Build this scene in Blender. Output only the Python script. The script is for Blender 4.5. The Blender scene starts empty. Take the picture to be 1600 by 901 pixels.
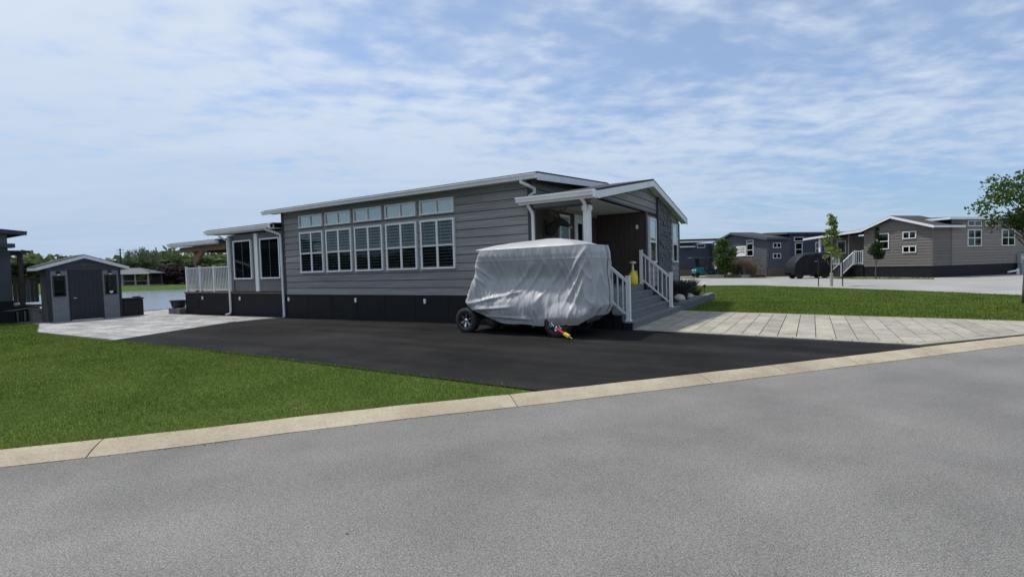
import bpy, bmesh, math, random
import numpy as np
from mathutils import Vector, Matrix, noise

random.seed(7); rng = np.random.default_rng(7)
S = bpy.context.scene
COL = S.collection
R = math.radians

# ------------------------------------------------------------------ camera
YAW, PITCH, ROLL, FOC, CAMH = 0.54968, 0.04124, -0.02818, 765.3, 1.45
fw = Vector((-math.sin(YAW), math.cos(YAW), 0)); rt = Vector((math.cos(YAW), math.sin(YAW), 0)); up = Vector((0, 0, 1))
cf = math.cos(PITCH) * fw - math.sin(PITCH) * up
cu = math.sin(PITCH) * fw + math.cos(PITCH) * up
cx = math.cos(ROLL) * rt + math.sin(ROLL) * cu
cu = -math.sin(ROLL) * rt + math.cos(ROLL) * cu
cam = bpy.data.cameras.new('camera'); camo = bpy.data.objects.new('camera', cam); COL.objects.link(camo)
camo.matrix_world = Matrix(((cx.x, cu.x, -cf.x, 0), (cx.y, cu.y, -cf.y, 0), (cx.z, cu.z, -cf.z, CAMH), (0, 0, 0, 1)))
cam.sensor_width = 36; cam.lens = FOC / 1600 * 36; cam.clip_end = 3000; cam.clip_start = 0.05
S.camera = camo

# ------------------------------------------------------------------ light
SUN_EL = R(63); sdir = Vector((-0.99, -0.09, 0)).normalized()
sun_vec = Vector((sdir.x * math.cos(SUN_EL), sdir.y * math.cos(SUN_EL), math.sin(SUN_EL)))
sl = bpy.data.lights.new('sun', 'SUN'); so = bpy.data.objects.new('sun', sl); COL.objects.link(so)
sl.energy = 2.5; sl.angle = R(3.0); sl.color = (1.0, 0.955, 0.89)
so.rotation_euler = (-sun_vec).to_track_quat('-Z', 'Y').to_euler()
so.location = (0, 0, 40)

W = bpy.data.worlds.new('World'); S.world = W; W.use_nodes = True
nt = W.node_tree; nt.nodes.clear(); N = nt.nodes.new; LK = nt.links.new
out = N('ShaderNodeOutputWorld'); bg = N('ShaderNodeBackground'); bg.inputs[1].default_value = 0.11
sky = N('ShaderNodeTexSky'); sky.sky_type = 'NISHITA'; sky.sun_disc = False
sky.sun_elevation = SUN_EL; sky.sun_rotation = math.atan2(sdir.x, sdir.y)
sky.air_density = 1.0; sky.dust_density = 0.6; sky.ozone_density = 2.5
tc = N('ShaderNodeTexCoord'); sep = N('ShaderNodeSeparateXYZ'); LK(tc.outputs['Generated'], sep.inputs[0])
def M(op, a, b=None, c=None):
    n = N('ShaderNodeMath'); n.operation = op
    for i, v in enumerate((a, b, c)):
        if v is None: continue
        if isinstance(v, (int, float)): n.inputs[i].default_value = v
        else: LK(v, n.inputs[i])
    return n.outputs[0]
zc = M('ADD', M('MAXIMUM', sep.outputs[2], 0.0), 0.11)
comb = N('ShaderNodeCombineXYZ'); LK(M('DIVIDE', sep.outputs[0], zc), comb.inputs[0]); LK(M('DIVIDE', sep.outputs[1], zc), comb.inputs[1])
mp = N('ShaderNodeMapping'); mp.inputs['Rotation'].default_value = (0, 0, R(-38)); mp.inputs['Location'].default_value = (3.6, 1.3, 0)
LK(comb.outputs[0], mp.inputs[0])
def cnoise(scale, detail, rough, stretch=(1, 1, 1), dist=0.0, off=(0, 0, 0)):
    m = N('ShaderNodeMapping'); m.inputs['Scale'].default_value = stretch; m.inputs['Location'].default_value = off
    LK(mp.outputs[0], m.inputs[0])
    n = N('ShaderNodeTexNoise'); n.inputs['Scale'].default_value = scale; n.inputs['Detail'].default_value = detail
    n.inputs['Roughness'].default_value = rough; n.inputs['Distortion'].default_value = dist
    LK(m.outputs[0], n.inputs['Vector']); return n.outputs[0]
big = cnoise(0.5, 3, 0.5, (0.55, 1.0, 1), 0.3)
puff = cnoise(7.0, 4, 0.5, (0.9, 1.1, 1), 0.2)
wisp = cnoise(1.7, 6, 0.6, (0.5, 1.2, 1), 0.7, (4, 2, 0))
front = M('ADD', M('MULTIPLY', sep.outputs[0], -0.85), M('MULTIPLY', sep.outputs[1], -0.52))      # a denser cloud field towards one side of the sky
cov = M('ADD', M('ADD', M('ADD', M('MULTIPLY', big, 1.3), M('MULTIPLY', puff, 0.84)), M('MULTIPLY', wisp, 0.86)), M('MULTIPLY', front, 0.30))
mr = N('ShaderNodeMapRange'); mr.interpolation_type = 'SMOOTHSTEP'
mr.inputs[1].default_value = 1.08; mr.inputs[2].default_value = 1.62; mr.inputs[3].default_value = 0.24; mr.inputs[4].default_value = 0.97
LK(cov, mr.inputs[0])
cl = N('ShaderNodeMixRGB'); LK(mr.outputs[0], cl.inputs[0]); dim = N('ShaderNodeMapRange'); dim.interpolation_type = 'SMOOTHSTEP'; dim.inputs[1].default_value = 0.0; dim.inputs[2].default_value = 0.4; dim.inputs[3].default_value = 0.0; dim.inputs[4].default_value = 1.0
LK(sep.outputs[2], dim.inputs[0])
air = N('ShaderNodeMixRGB'); air.inputs[1].default_value = (.50, .60, .76, 1); air.inputs[2].default_value = (.80, .85, .90, 1); LK(dim.outputs[0], air.inputs[0])
vm_ = N('ShaderNodeMixRGB'); vm_.blend_type = 'MULTIPLY'; vm_.inputs[0].default_value = 1; LK(sky.outputs[0], vm_.inputs[1]); LK(air.outputs[0], vm_.inputs[2]); LK(vm_.outputs[0], cl.inputs[1])
tone = N('ShaderNodeMixRGB'); LK(M('MULTIPLY', wisp, 1.0), tone.inputs[0])
tone.inputs[1].default_value = (3.45, 4.05, 4.95, 1); tone.inputs[2].default_value = (4.5, 5.0, 5.75, 1)
low = N('ShaderNodeMixRGB'); low.blend_type = 'MULTIPLY'; low.inputs[0].default_value = 1; haz = N('ShaderNodeMixRGB'); LK(dim.outputs[0], haz.inputs[0]); haz.inputs[1].default_value = (.70, .78, .86, 1); haz.inputs[2].default_value = (1, 1, 1, 1)
LK(tone.outputs[0], low.inputs[1]); LK(haz.outputs[0], low.inputs[2]); LK(low.outputs[0], cl.inputs[2]); LK(cl.outputs[0], bg.inputs[0]); LK(bg.outputs[0], out.inputs[0])
try: W.cycles.sampling_method = 'AUTOMATIC'
except Exception: pass
S.view_settings.view_transform = 'Standard'; S.view_settings.look = 'None'; S.view_settings.exposure = 0.6
S.view_settings.gamma = 1; S.view_settings.use_curve_mapping = False
S.render.resolution_x = 1024; S.render.resolution_y = 576

# ------------------------------------------------------------------ materials
MATS = {}
def mat(name, col, rough=0.6, col2=None, scale=4.0, stretch=(1, 1, 1), detail=4, bump=0.0, bscale=None, metal=0.0, spec=0.4,
        lo=0.35, hi=0.65, speck=None, sheen=0, coat=0, trans=0.0):
    m = bpy.data.materials.new(name); m.use_nodes = True; MATS[name] = m
    t = m.node_tree; p = t.nodes['Principled BSDF']
    p.inputs['Base Color'].default_value = (*col, 1); p.inputs['Roughness'].default_value = rough
    p.inputs['Metallic'].default_value = metal; p.inputs['Specular IOR Level'].default_value = spec
    if coat: p.inputs['Coat Weight'].default_value = coat
    if sheen: p.inputs['Sheen Weight'].default_value = sheen
    tcn = t.nodes.new('ShaderNodeTexCoord'); mpn = t.nodes.new('ShaderNodeMapping'); mpn.inputs['Scale'].default_value = stretch
    t.links.new(tcn.outputs['Object'], mpn.inputs[0])
    if col2 is not None:
        n = t.nodes.new('ShaderNodeTexNoise'); n.inputs['Scale'].default_value = scale; n.inputs['Detail'].default_value = detail
        n.inputs['Roughness'].default_value = 0.62
        t.links.new(mpn.outputs[0], n.inputs['Vector'])
        r = t.nodes.new('ShaderNodeMapRange'); r.inputs[1].default_value = lo; r.inputs[2].default_value = hi
        t.links.new(n.outputs[0], r.inputs[0])
        mx = t.nodes.new('ShaderNodeMixRGB'); mx.inputs[1].default_value = (*col, 1); mx.inputs[2].default_value = (*col2, 1)
        t.links.new(r.outputs[0], mx.inputs[0]); last = mx.outputs[0]
        if speck:
            v = t.nodes.new('ShaderNodeTexNoise'); v.inputs['Scale'].default_value = speck[0]; v.inputs['Detail'].default_value = 2
            t.links.new(tcn.outputs['Object'], v.inputs['Vector'])
            r2 = t.nodes.new('ShaderNodeMapRange'); r2.inputs[1].default_value = 0.3; r2.inputs[2].default_value = 0.7
            r2.inputs[3].default_value = speck[1]; r2.inputs[4].default_value = speck[2]
            t.links.new(v.outputs[0], r2.inputs[0])
            ml = t.nodes.new('ShaderNodeMixRGB'); ml.blend_type = 'MULTIPLY'; ml.inputs[0].default_value = 1
            t.links.new(last, ml.inputs[1]); t.links.new(r2.outputs[0], ml.inputs[2]); last = ml.outputs[0]
        t.links.new(last, p.inputs['Base Color'])
    if bump:
        b = t.nodes.new('ShaderNodeBump'); b.inputs['Strength'].default_value = bump; b.inputs['Distance'].default_value = 0.01
        n2 = t.nodes.new('ShaderNodeTexNoise'); n2.inputs['Scale'].default_value = bscale or scale * 4; n2.inputs['Detail'].default_value = 4
        t.links.new(mpn.outputs[0], n2.inputs['Vector']); t.links.new(n2.outputs[0], b.inputs['Height'])
        t.links.new(b.outputs[0], p.inputs['Normal'])
    return m

mat('siding', (.19, .187, .19), .75, (.285, .277, .275), 2.2, (.35, 5, 9), 6, .25, 6)
mat('siding_y', (.19, .187, .19), .75, (.285, .277, .275), 2.2, (5, .35, 9), 6, .25, 6)
mat('backing', (.03, .031, .035), .9)
mat('panel_grey', (.115, .12, .128), .7, (.14, .143, .15), 3)
mat('dark_trim', (.05, .052, .058), .6)
mat('skirt', (.006, .0068, .0095), .6, (.009, .010, .013), 6, (1, 1, .4), bump=.1, spec=.25)
mat('white', (.74, .75, .76), .45, (.66, .67, .68), 3)
mat('soffit', (.55, .55, .54), .6, (.5, .5, .5), 8)
mat('shingle', (.028, .028, .03), .95, (.05, .05, .053), 14, (1, 3, 3), bump=.5, bscale=40)
mat('stone_dark', (.075, .08, .088), .8, (.13, .135, .14), 7, bump=.5, bscale=25)
mat('brown', (.048, .034, .030), .65, (.066, .047, .040), 3, (6, 6, .6))
mat('composite', (.13, .14, .15), .6, (.16, .17, .18), 5, (6, .7, 1), bump=.15)
mat('deck_wood', (.13, .07, .045), .6, (.19, .11, .07), 5, (.7, 5, 1))
mat('timber', (.13, .085, .055), .7, (.22, .15, .10), 4, (6, 6, .7), bump=.3)
mat('slat', (.7, .74, .74), .5)
mat('slat_dark', (.12, .125, .13), .6)
mat('sky_in_glass', (.62, .72, .74), .7, (.68, .78, .8), 2)  # pale tint painted as sky brightness seen in and through the panes
mat('room', (.012, .014, .016), .8)
mat('black_plastic', (.012, .012, .014), .45, (.02, .02, .022), 9)
mat('rubber', (.016, .016, .018), .8, (.026, .026, .027), 20, bump=.3)
mat('chrome', (.75, .75, .76), .15, metal=1)
mat('rim_black', (.012, .012, .013), .25, coat=.6)
mat('red', (.5, .02, .03), .4); mat('yellow', (.75, .55, .02), .4); mat('yellow_tank', (.78, .66, .03), .35, (.7, .55, .02), 4)
mat('cream', (.62, .56, .36), .5)
mat('deer_hide', (.018, .014, .012), .9, (.03, .023, .018), 10); mat('antler', (.1, .08, .06), .6); mat('dark_nose', (.25, .22, .2), .5)
mat('road', (.150, .146, .139), .92, (.205, .199, .189), .5, detail=5, speck=(150, .4, 1.58), bump=.5, bscale=170, spec=.25)
mat('asphalt', (.0095, .0093, .0095), .95, (.022, .0213, .021), .45, spec=.10, detail=6, speck=(60, .7, 1.3), bump=.35, bscale=90)
mat('kerb', (.29, .24, .17), .9, (.41, .35, .26), 1.1, detail=8, speck=(45, .86, 1.12), bump=.25, bscale=60)
mat('paver', (.275, .252, .205), .85, (.375, .348, .288), 2.2, (1, .8, 1), 7, .3, 30, speck=(25, .8, 1.15))
mat('paver2', (.245, .228, .188), .85, (.335, .312, .262), 2.6, (1, .8, 1), 7, .3, 30, speck=(25, .8, 1.15))
mat('grout', (.09, .088, .08), .95)
mat('patio', (.205, .2, .19), .85, (.37, .362, .345), .9, (1, 2.5, 1), 7, .3, 25, speck=(12, .7, 1.2))
mat('patio2', (.26, .26, .262), .85, (.40, .40, .395), 1.2, (1, 2, 1), 7, .3, 25, speck=(12, .7, 1.2))
mat('gravel_road', (.25, .243, .228), .95, (.32, .312, .295), .5, detail=6, speck=(14, .75, 1.2))
mat('concrete', (.36, .35, .33), .9, (.44, .43, .4), 1, detail=6)
mat('soil', (.035, .027, .02), .95, (.06, .045, .033), 9, bump=.5)
mat('ground', (.045, .078, .016), .95, (.078, .115, .026), 1.3, spec=.04, detail=6, speck=(40, .55, 1.4))
mat('block', (.10, .10, .11), .85, (.15, .15, .16), 5, bump=.4, bscale=30)
mat('cover', (.33, .337, .352), .45, (.38, .387, .40), 1.4, detail=3, bump=.12, bscale=9, sheen=.15)
mat('cover_black', (.0055, .006, .010), .6, (.009, .010, .015), 4, bump=.3, spec=.25)
mat('teal', (.02, .2, .22), .3, coat=.5); mat('seat', (.06, .06, .065), .6)
mat('shed_grey', (.18, .188, .205), .7, (.215, .225, .24), 3, (1, 1, 3)); mat('shed_dark', (.055, .06, .07), .7, (.07, .075, .085), 4)
mat('door_dark', (.022, .025, .032), .5, (.03, .032, .04), 5)
mat('navy', (.035, .048, .075), .7, (.05, .064, .09), 2, (3, 3, 9)); mat('slate', (.065, .08, .1), .75, (.085, .098, .115), 2, (3, 3, 9))
mat('taupe', (.20, .178, .16), .75, (.26, .232, .21), 2, (1, 1, 8)); mat('taupe_dark', (.13, .118, .112), .75, (.165, .15, .142), 2, (1, 1, 8))
mat('neigh', (.05, .058, .07), .75, (.065, .072, .082), 3); mat('neigh_light', (.14, .15, .16), .7); mat('dark_wood', (.03, .022, .02), .7, (.045, .034, .03), 4, (5, 5, 1))
mat('beige', (.16, .16, .15), .7, (.2, .195, .18), 3); mat('fence_wood', (.11, .085, .07), .8, (.16, .125, .1), 6, (6, 6, .6))
mat('bark', (.08, .065, .05), .9, (.12, .1, .08), 12, (3, 3, 1), bump=.5); mat('bark_pale', (.3, .28, .25), .9, (.36, .33, .3), 10)
mat('meter', (.3, .33, .36), .5); mat('lamp_white', (.8, .8, .78), .35); mat('rock', (.42, .38, .32), .85, (.5, .45, .38), 6, bump=.4)
mat('pebble', (.05, .045, .04), .9); mat('pebble_pale', (.6, .6, .58), .8)

def tone_by_object(name, lo, hi):
    t = MATS[name].node_tree; p = t.nodes['Principled BSDF']; src = p.inputs['Base Color'].links[0].from_socket
    oi = t.nodes.new('ShaderNodeObjectInfo'); r = t.nodes.new('ShaderNodeMapRange'); r.inputs[3].default_value = lo; r.inputs[4].default_value = hi; t.links.new(oi.outputs['Random'], r.inputs[0])
    ml = t.nodes.new('ShaderNodeMixRGB'); ml.blend_type = 'MULTIPLY'; ml.inputs[0].default_value = 1; t.links.new(src, ml.inputs[1]); t.links.new(r.outputs[0], ml.inputs[2]); t.links.new(ml.outputs[0], p.inputs['Base Color'])
for nm_, lo_, hi_ in (('siding', .88, 1.1), ('siding_y', .9, 1.08), ('paver', .88, 1.1), ('paver2', .9, 1.1), ('patio', .85, 1.1), ('kerb', .93, 1.05), ('composite', .93, 1.06), ('taupe', .9, 1.08), ('taupe_dark', .9, 1.08), ('block', .85, 1.15)): tone_by_object(nm_, lo_, hi_)
def wear(name, rot, stretch, scale, lo, hi, a=.4, b=.62, detail=4):       # traffic wear, stains: a further noise along a direction
    t = MATS[name].node_tree; p = t.nodes['Principled BSDF']; src = p.inputs['Base Color'].links[0].from_socket
    tcn = t.nodes.new('ShaderNodeTexCoord'); m1 = t.nodes.new('ShaderNodeMapping'); m1.inputs['Rotation'].default_value = (0, 0, rot); m2 = t.nodes.new('ShaderNodeMapping'); m2.inputs['Scale'].default_value = stretch
    n = t.nodes.new('ShaderNodeTexNoise'); n.inputs['Scale'].default_value = scale; n.inputs['Detail'].default_value = detail; r = t.nodes.new('ShaderNodeMapRange'); r.inputs[1].default_value = a; r.inputs[2].default_value = b; r.inputs[3].default_value = lo; r.inputs[4].default_value = hi
    t.links.new(tcn.outputs['Object'], m1.inputs[0]); t.links.new(m1.outputs[0], m2.inputs[0]); t.links.new(m2.outputs[0], n.inputs['Vector']); t.links.new(n.outputs[0], r.inputs[0])
    ml = t.nodes.new('ShaderNodeMixRGB'); ml.blend_type = 'MULTIPLY'; ml.inputs[0].default_value = 1; t.links.new(src, ml.inputs[1]); t.links.new(r.outputs[0], ml.inputs[2]); t.links.new(ml.outputs[0], p.inputs['Base Color'])
wear('road', R(-49.4), (.12, 1.1, 1), 1.0, .95, 1.04); wear('road', 0, (1, 1, 1), 16.0, .6, 1.0, .19, .25, 2); wear('road', 0, (1, 1, 1), 60, .82, 1.16, .3, .7, 3)
wear('asphalt', 0, (.15, 1.5, 1), 1.2, .8, 1.25); wear('asphalt', 0, (1, 1, 1), 14, 1.5, 1.0, .22, .33, 2); wear('kerb', 0, (1, 1, 1), 5, .86, 1.0, .28, .42, 5)

def foliage(name, c1, c2, c3, trans=.25, nscale=1.2):
    m = bpy.data.materials.new(name); m.use_nodes = True; MATS[name] = m
    t = m.node_tree; p = t.nodes['Principled BSDF']; p.inputs['Roughness'].default_value = .75; p.inputs['Specular IOR Level'].default_value = .06
    at = t.nodes.new('ShaderNodeAttribute'); at.attribute_name = 'shade'
    cr = t.nodes.new('ShaderNodeValToRGB'); e = cr.color_ramp.elements
    e[0].position = 0; e[0].color = (*c1, 1); e[1].position = 1; e[1].color = (*c3, 1)
    k = cr.color_ramp.elements.new(.5); k.color = (*c2, 1)
    n = t.nodes.new('ShaderNodeTexNoise'); n.inputs['Scale'].default_value = nscale; n.inputs['Detail'].default_value = 3
    tcn = t.nodes.new('ShaderNodeTexCoord'); t.links.new(tcn.outputs['Object'], n.inputs['Vector'])
    a = t.nodes.new('ShaderNodeMath'); a.operation = 'MULTIPLY_ADD'; a.inputs[1].default_value = .9; 
    t.links.new(n.outputs[0], a.inputs[0])
    s = t.nodes.new('ShaderNodeMath'); s.operation = 'MULTIPLY_ADD'; s.inputs[1].default_value = .75; s.inputs[2].default_value = -.32
    t.links.new(at.outputs['Fac'], s.inputs[0]); t.links.new(s.outputs[0], a.inputs[2])
    t.links.new(a.outputs[0], cr.inputs[0]); t.links.new(cr.outputs[0], p.inputs['Base Color'])
    if trans:
        tr = t.nodes.new('ShaderNodeBsdfTranslucent'); t.links.new(cr.outputs[0], tr.inputs[0])
        mx = t.nodes.new('ShaderNodeMixShader'); mx.inputs[0].default_value = trans
        o = t.nodes['Material Output']; t.links.new(p.outputs[0], mx.inputs[1]); t.links.new(tr.outputs[0], mx.inputs[2]); t.links.new(mx.outputs[0], o.inputs[0])
    return m
foliage('grass', (.050, .090, .016), (.128, .195, .032), (.30, .33, .09), .35, .6)
foliage('leaf_young', (.10, .15, .035), (.19, .25, .06), (.30, .36, .10), .4)
foliage('leaf_mid', (.042, .075, .022), (.075, .12, .035), (.13, .185, .055), .35)
foliage('leaf_dark', (.018, .035, .014), (.03, .055, .02), (.05, .08, .03), .2)
foliage('leaf_far', (.06, .09, .036), (.10, .135, .052), (.15, .19, .075), .2, .3)
foliage('leaf_far_dark', (.045, .07, .034), (.07, .10, .045), (.105, .14, .06), .2, .3)
foliage('leaf_pale', (.09, .12, .07), (.13, .16, .095), (.18, .21, .13), .3, .3)
foliage('leaf_plum', (.05, .038, .045), (.075, .058, .062), (.11, .085, .085), .15, .4)
foliage('leaf_lime', (.12, .15, .03), (.18, .21, .05), (.24, .27, .08), .3, .3)
foliage('leaf_tan', (.14, .095, .065), (.24, .175, .125), (.36, .28, .2), .25, 1.5)
foliage('leaf_mauve', (.05, .05, .045), (.09, .085, .08), (.16, .15, .135), .2, 3)

def glass(name, tint=(.55, .62, .62), gl=.10):
    m = bpy.data.materials.new(name); m.use_nodes = True; MATS[name] = m
    t = m.node_tree; t.nodes.remove(t.nodes['Principled BSDF']); o = t.nodes['Material Output']
    tr = t.nodes.new('ShaderNodeBsdfTransparent'); tr.inputs[0].default_value = (*tint, 1)
    g = t.nodes.new('ShaderNodeBsdfGlossy'); g.inputs['Roughness'].default_value = .03; g.inputs[0].default_value = (.9, .95, .95, 1)
    lw = t.nodes.new('ShaderNodeFresnel'); lw.inputs[0].default_value = 1.5
    mx = t.nodes.new('ShaderNodeMixShader'); a = t.nodes.new('ShaderNodeMath'); a.operation = 'ADD'; a.inputs[1].default_value = gl
    geo = t.nodes.new('ShaderNodeNewGeometry'); inv = t.nodes.new('ShaderNodeMath'); inv.operation = 'SUBTRACT'; inv.inputs[0].default_value = 1; inv.use_clamp = True
    ml = t.nodes.new('ShaderNodeMath'); ml.operation = 'MULTIPLY'; ml.use_clamp = True; t.links.new(geo.outputs['Backfacing'], inv.inputs[1])
    t.links.new(lw.outputs[0], a.inputs[0]); t.links.new(a.outputs[0], ml.inputs[0]); t.links.new(inv.outputs[0], ml.inputs[1]); t.links.new(ml.outputs[0], mx.inputs[0])
    t.links.new(tr.outputs[0], mx.inputs[1]); t.links.new(g.outputs[0], mx.inputs[2]); t.links.new(mx.outputs[0], o.inputs[0])
glass('glass', (.6, .66, .66), gl=.01); glass('glass_screen', (.45, .47, .48), -.02); glass('glass_bright', (.8, .86, .86), .15); glass('glass_dark', (.35, .38, .4), .02)

def water():
    m = bpy.data.materials.new('water'); m.use_nodes = True; MATS['water'] = m
    t = m.node_tree; p = t.nodes['Principled BSDF']; p.inputs['Base Color'].default_value = (.12, .15, .19, 1); p.inputs['Roughness'].default_value = .2
    b = t.nodes.new('ShaderNodeBump'); b.inputs['Strength'].default_value = 1.0; b.inputs['Distance'].default_value = .12
    n = t.nodes.new('ShaderNodeTexNoise'); n.inputs['Scale'].default_value = .9; n.inputs['Detail'].default_value = 6
    tcn = t.nodes.new('ShaderNodeTexCoord'); t.links.new(tcn.outputs['Object'], n.inputs['Vector'])
    t.links.new(n.outputs[0], b.inputs['Height']); t.links.new(b.outputs[0], p.inputs['Normal'])
water()

# ------------------------------------------------------------------ mesh helpers
def tag(o, label=None, cat=None, group=None, kind=None):
    if label: o['label'] = label
    if cat: o['category'] = cat
    if group: o['group'] = group
    if kind: o['kind'] = kind
    return o
class Frame:                      # a: along wall, b: up, c: outwards
    def __init__(s, O, A, Nn): s.O = Vector(O); s.A = Vector(A).normalized(); s.N = Vector(Nn).normalized(); s.U = Vector((0, 0, 1))
    def __call__(s, a, b, c=0): return s.O + s.A * a + s.U * b + s.N * c
WORLD = Frame((0, 0, 0), (1, 0, 0), (0, 1, 0))
class MB:
    def __init__(s): s.v = []; s.f = []
    def add(s, vs, fs):
        n = len(s.v); s.v += [tuple(v) for v in vs]; s.f += [tuple(i + n for i in f) for f in fs]; return s
    def box(s, x0, x1, y0, y1, z0, z1):
        return s.hexa([(x0, y0, z0), (x1, y0, z0), (x1, y1, z0), (x0, y1, z0)], [(x0, y0, z1), (x1, y0, z1), (x1, y1, z1), (x0, y1, z1)])
    def fbox(s, F, a0, a1, b0, b1, c0, c1):
        return s.hexa([F(a0, b0, c0), F(a1, b0, c0), F(a1, b0, c1), F(a0, b0, c1)], [F(a0, b1, c0), F(a1, b1, c0), F(a1, b1, c1), F(a0, b1, c1)])
    def hexa(s, lo, hi):
        return s.add(list(lo) + list(hi), [(3, 2, 1, 0), (4, 5, 6, 7), (0, 1, 5, 4), (1, 2, 6, 5), (2, 3, 7, 6), (3, 0, 4, 7)])
    def prism(s, lo, hi):
        n = len(lo); return s.add(list(lo) + list(hi), [tuple(range(n - 1, -1, -1)), tuple(range(n, 2 * n))] + [(i, (i + 1) % n, n + (i + 1) % n, n + i) for i in range(n)])
    def bar(s, p, q, w, h=None, upv=(0, 0, 1)):
        p = Vector(p); q = Vector(q); h = h or w; d = (q - p).normalized(); u = Vector(upv)
        if abs(d.dot(u)) > .98: u = Vector((1, 0, 0))
        x = d.cross(u).normalized() * w / 2; y = x.cross(d).normalized() * h / 2
        return s.hexa([p - x - y, p + x - y, p + x + y, p - x + y], [q - x - y, q + x - y, q + x + y, q - x + y])
    def tube(s, pts, rad, n=8, cap=True):
        pts = [Vector(p) for p in pts]; m = len(pts)
        if not hasattr(rad, '__len__'): rad = [rad] * m
        vs = []; fs = []; ref = None
        for i, p in enumerate(pts):
            d = (pts[min(i + 1, m - 1)] - pts[max(i - 1, 0)]).normalized()
            if ref is None: ref = d.orthogonal().normalized()
            x = (ref - d * ref.dot(d)); x = x.normalized() if x.length > 1e-6 else d.orthogonal().normalized(); ref = x; y = d.cross(x)
            for k in range(n):
                a = 2 * math.pi * k / n; vs.append(p + (x * math.cos(a) + y * math.sin(a)) * rad[i])
        for i in range(m - 1):
            for k in range(n): fs.append((i * n + k, i * n + (k + 1) % n, (i + 1) * n + (k + 1) % n, (i + 1) * n + k))
        if cap: fs += [tuple(range(n - 1, -1, -1)), tuple((m - 1) * n + k for k in range(n))]
        return s.add(vs, fs)
    def lathe(s, prof, axis_o, axis_d, n=24):           # prof: (r, along axis)
        o = Vector(axis_o); d = Vector(axis_d).normalized(); x = d.orthogonal().normalized(); y = d.cross(x); m = len(prof); vs = []; fs = []
        for r, h in prof:
            for k in range(n):
                a = 2 * math.pi * k / n; vs.append(o + d * h + (x * math.cos(a) + y * math.sin(a)) * r)
        for i in range(m - 1):
            for k in range(n): fs.append((i * n + k, i * n + (k + 1) % n, (i + 1) * n + (k + 1) % n, (i + 1) * n + k))
        fs += [tuple(range(n - 1, -1, -1)), tuple((m - 1) * n + k for k in range(n))]
        return s.add(vs, fs)
    def build(s, name, m, parent=None, smooth=False, bevel=0.0, local=False):
        me = bpy.data.meshes.new(name)
        v = s.v
        if parent is not None and not local:
            r = parent
            while r.parent: r = r.parent
            inv = (Matrix.Translation(r.location) @ Matrix.Rotation(r.rotation_euler.z, 4, 'Z')).inverted()
            v = [tuple(inv @ Vector(q)) for q in v]
        me.from_pydata(v, [], s.f)
        if bevel or True:
            bm = bmesh.new(); bm.from_mesh(me); bmesh.ops.recalc_face_normals(bm, faces=bm.faces)
            if bevel: bmesh.ops.bevel(bm, geom=bm.edges[:], offset=bevel, segments=1, affect='EDGES')
            bm.to_mesh(me); bm.free()
        if smooth:
            me.polygons.foreach_set('use_smooth', [True] * len(me.polygons))
        me.materials.append(MATS[m]); o = bpy.data.objects.new(name, me); COL.objects.link(o)
        if parent is not None: o.parent = parent
        return o
def thing(name, loc, label, cat, rz=0, group=None):
    o = bpy.data.objects.new(name, None); COL.objects.link(o); o.location = loc; o.rotation_euler = (0, 0, rz); o.empty_display_size = .2
    return tag(o, label, cat, group)
def clip(poly, a, b, c):          # keep a*x+b*y <= c (2D)
    outp = []
    for i in range(len(poly)):
        p, q = poly[i], poly[(i + 1) % len(poly)]; dp = a * p[0] + b * p[1] - c; dq = a * q[0] + b * q[1] - c
        if dp <= 0: outp.append(p)
        if dp * dq < 0: t = dp / (dp - dq); outp.append((p[0] + (q[0] - p[0]) * t, p[1] + (q[1] - p[1]) * t))
    return outp
def g(u): return -0.009 * max(0.0, -9 - u)
def copy_tree(o, parent=None):
    c = o.copy(); COL.objects.link(c); c.parent = parent
    for ch in list(o.children): copy_tree(ch, c)
    return c
def mesh_np(name, V, F, m, shade=None, smooth=False):      # V (n,3), F (k,3|4)
    me = bpy.data.meshes.new(name); k = F.shape[1]
    me.vertices.add(len(V)); me.vertices.foreach_set('co', np.asarray(V, np.float32).ravel())
    me.loops.add(F.size); me.loops.foreach_set('vertex_index', F.astype(np.int32).ravel())
    me.polygons.add(len(F)); me.polygons.foreach_set('loop_start', np.arange(0, F.size, k, dtype=np.int32))
    me.polygons.foreach_set('loop_total', np.full(len(F), k, np.int32))
    me.update(calc_edges=True)
    if shade is not None:
        at = me.attributes.new('shade', 'FLOAT', 'FACE'); at.data.foreach_set('value', np.asarray(shade, np.float32))
    if smooth: me.polygons.foreach_set('use_smooth', np.ones(len(F), bool))
    me.materials.append(MATS[m]); return me
def link(name, me, parent=None, loc=(0, 0, 0), rz=0, sc=None):
    o = bpy.data.objects.new(name, me); COL.objects.link(o); o.location = loc; o.rotation_euler = (0, 0, rz); o.parent = parent
    if sc: o.scale = sc
    return o

# ------------------------------------------------------------------ terrain, water
def far_line(v): return -104.0 + 0.45 * v                 # far shore u for a given v
def hgt(u, v):
    z = g(max(u, -28.3))
    if u < -28.3 and -70 < v < 160:
        fs = far_line(v); edge = min(1, (v + 70) / 15, (160 - v) / 15)
        d1 = (-28.3 - u) / 8.0; d2 = (u - (fs - 4)) / 8.0
        dip = max(0, min(1, d1, d2)) * edge
        z2 = z
        if u < fs: z2 = z + min(1, (fs - u) / 45) * 1.2
        z = z2 - 0.85 * dip
    elif u < -28.3: z = z + min(1, max(0, -110 - u) / 45) * 1.2
    return z - 0.03
us = sorted(set([-900, -600, -400, -300, -220, -180, -150, -130] + list(np.arange(-120, -28, 2.0)) + list(np.arange(-28.3, 6, 2.1)) + list(np.arange(6, 60, 6)) + [80, 120, 200, 350, 600, 900]))
vs_ = sorted(set([-900, -500, -300, -150, -100] + list(np.arange(-80, 170, 4.0)) + [200, 260, 350, 500, 900]))
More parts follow.
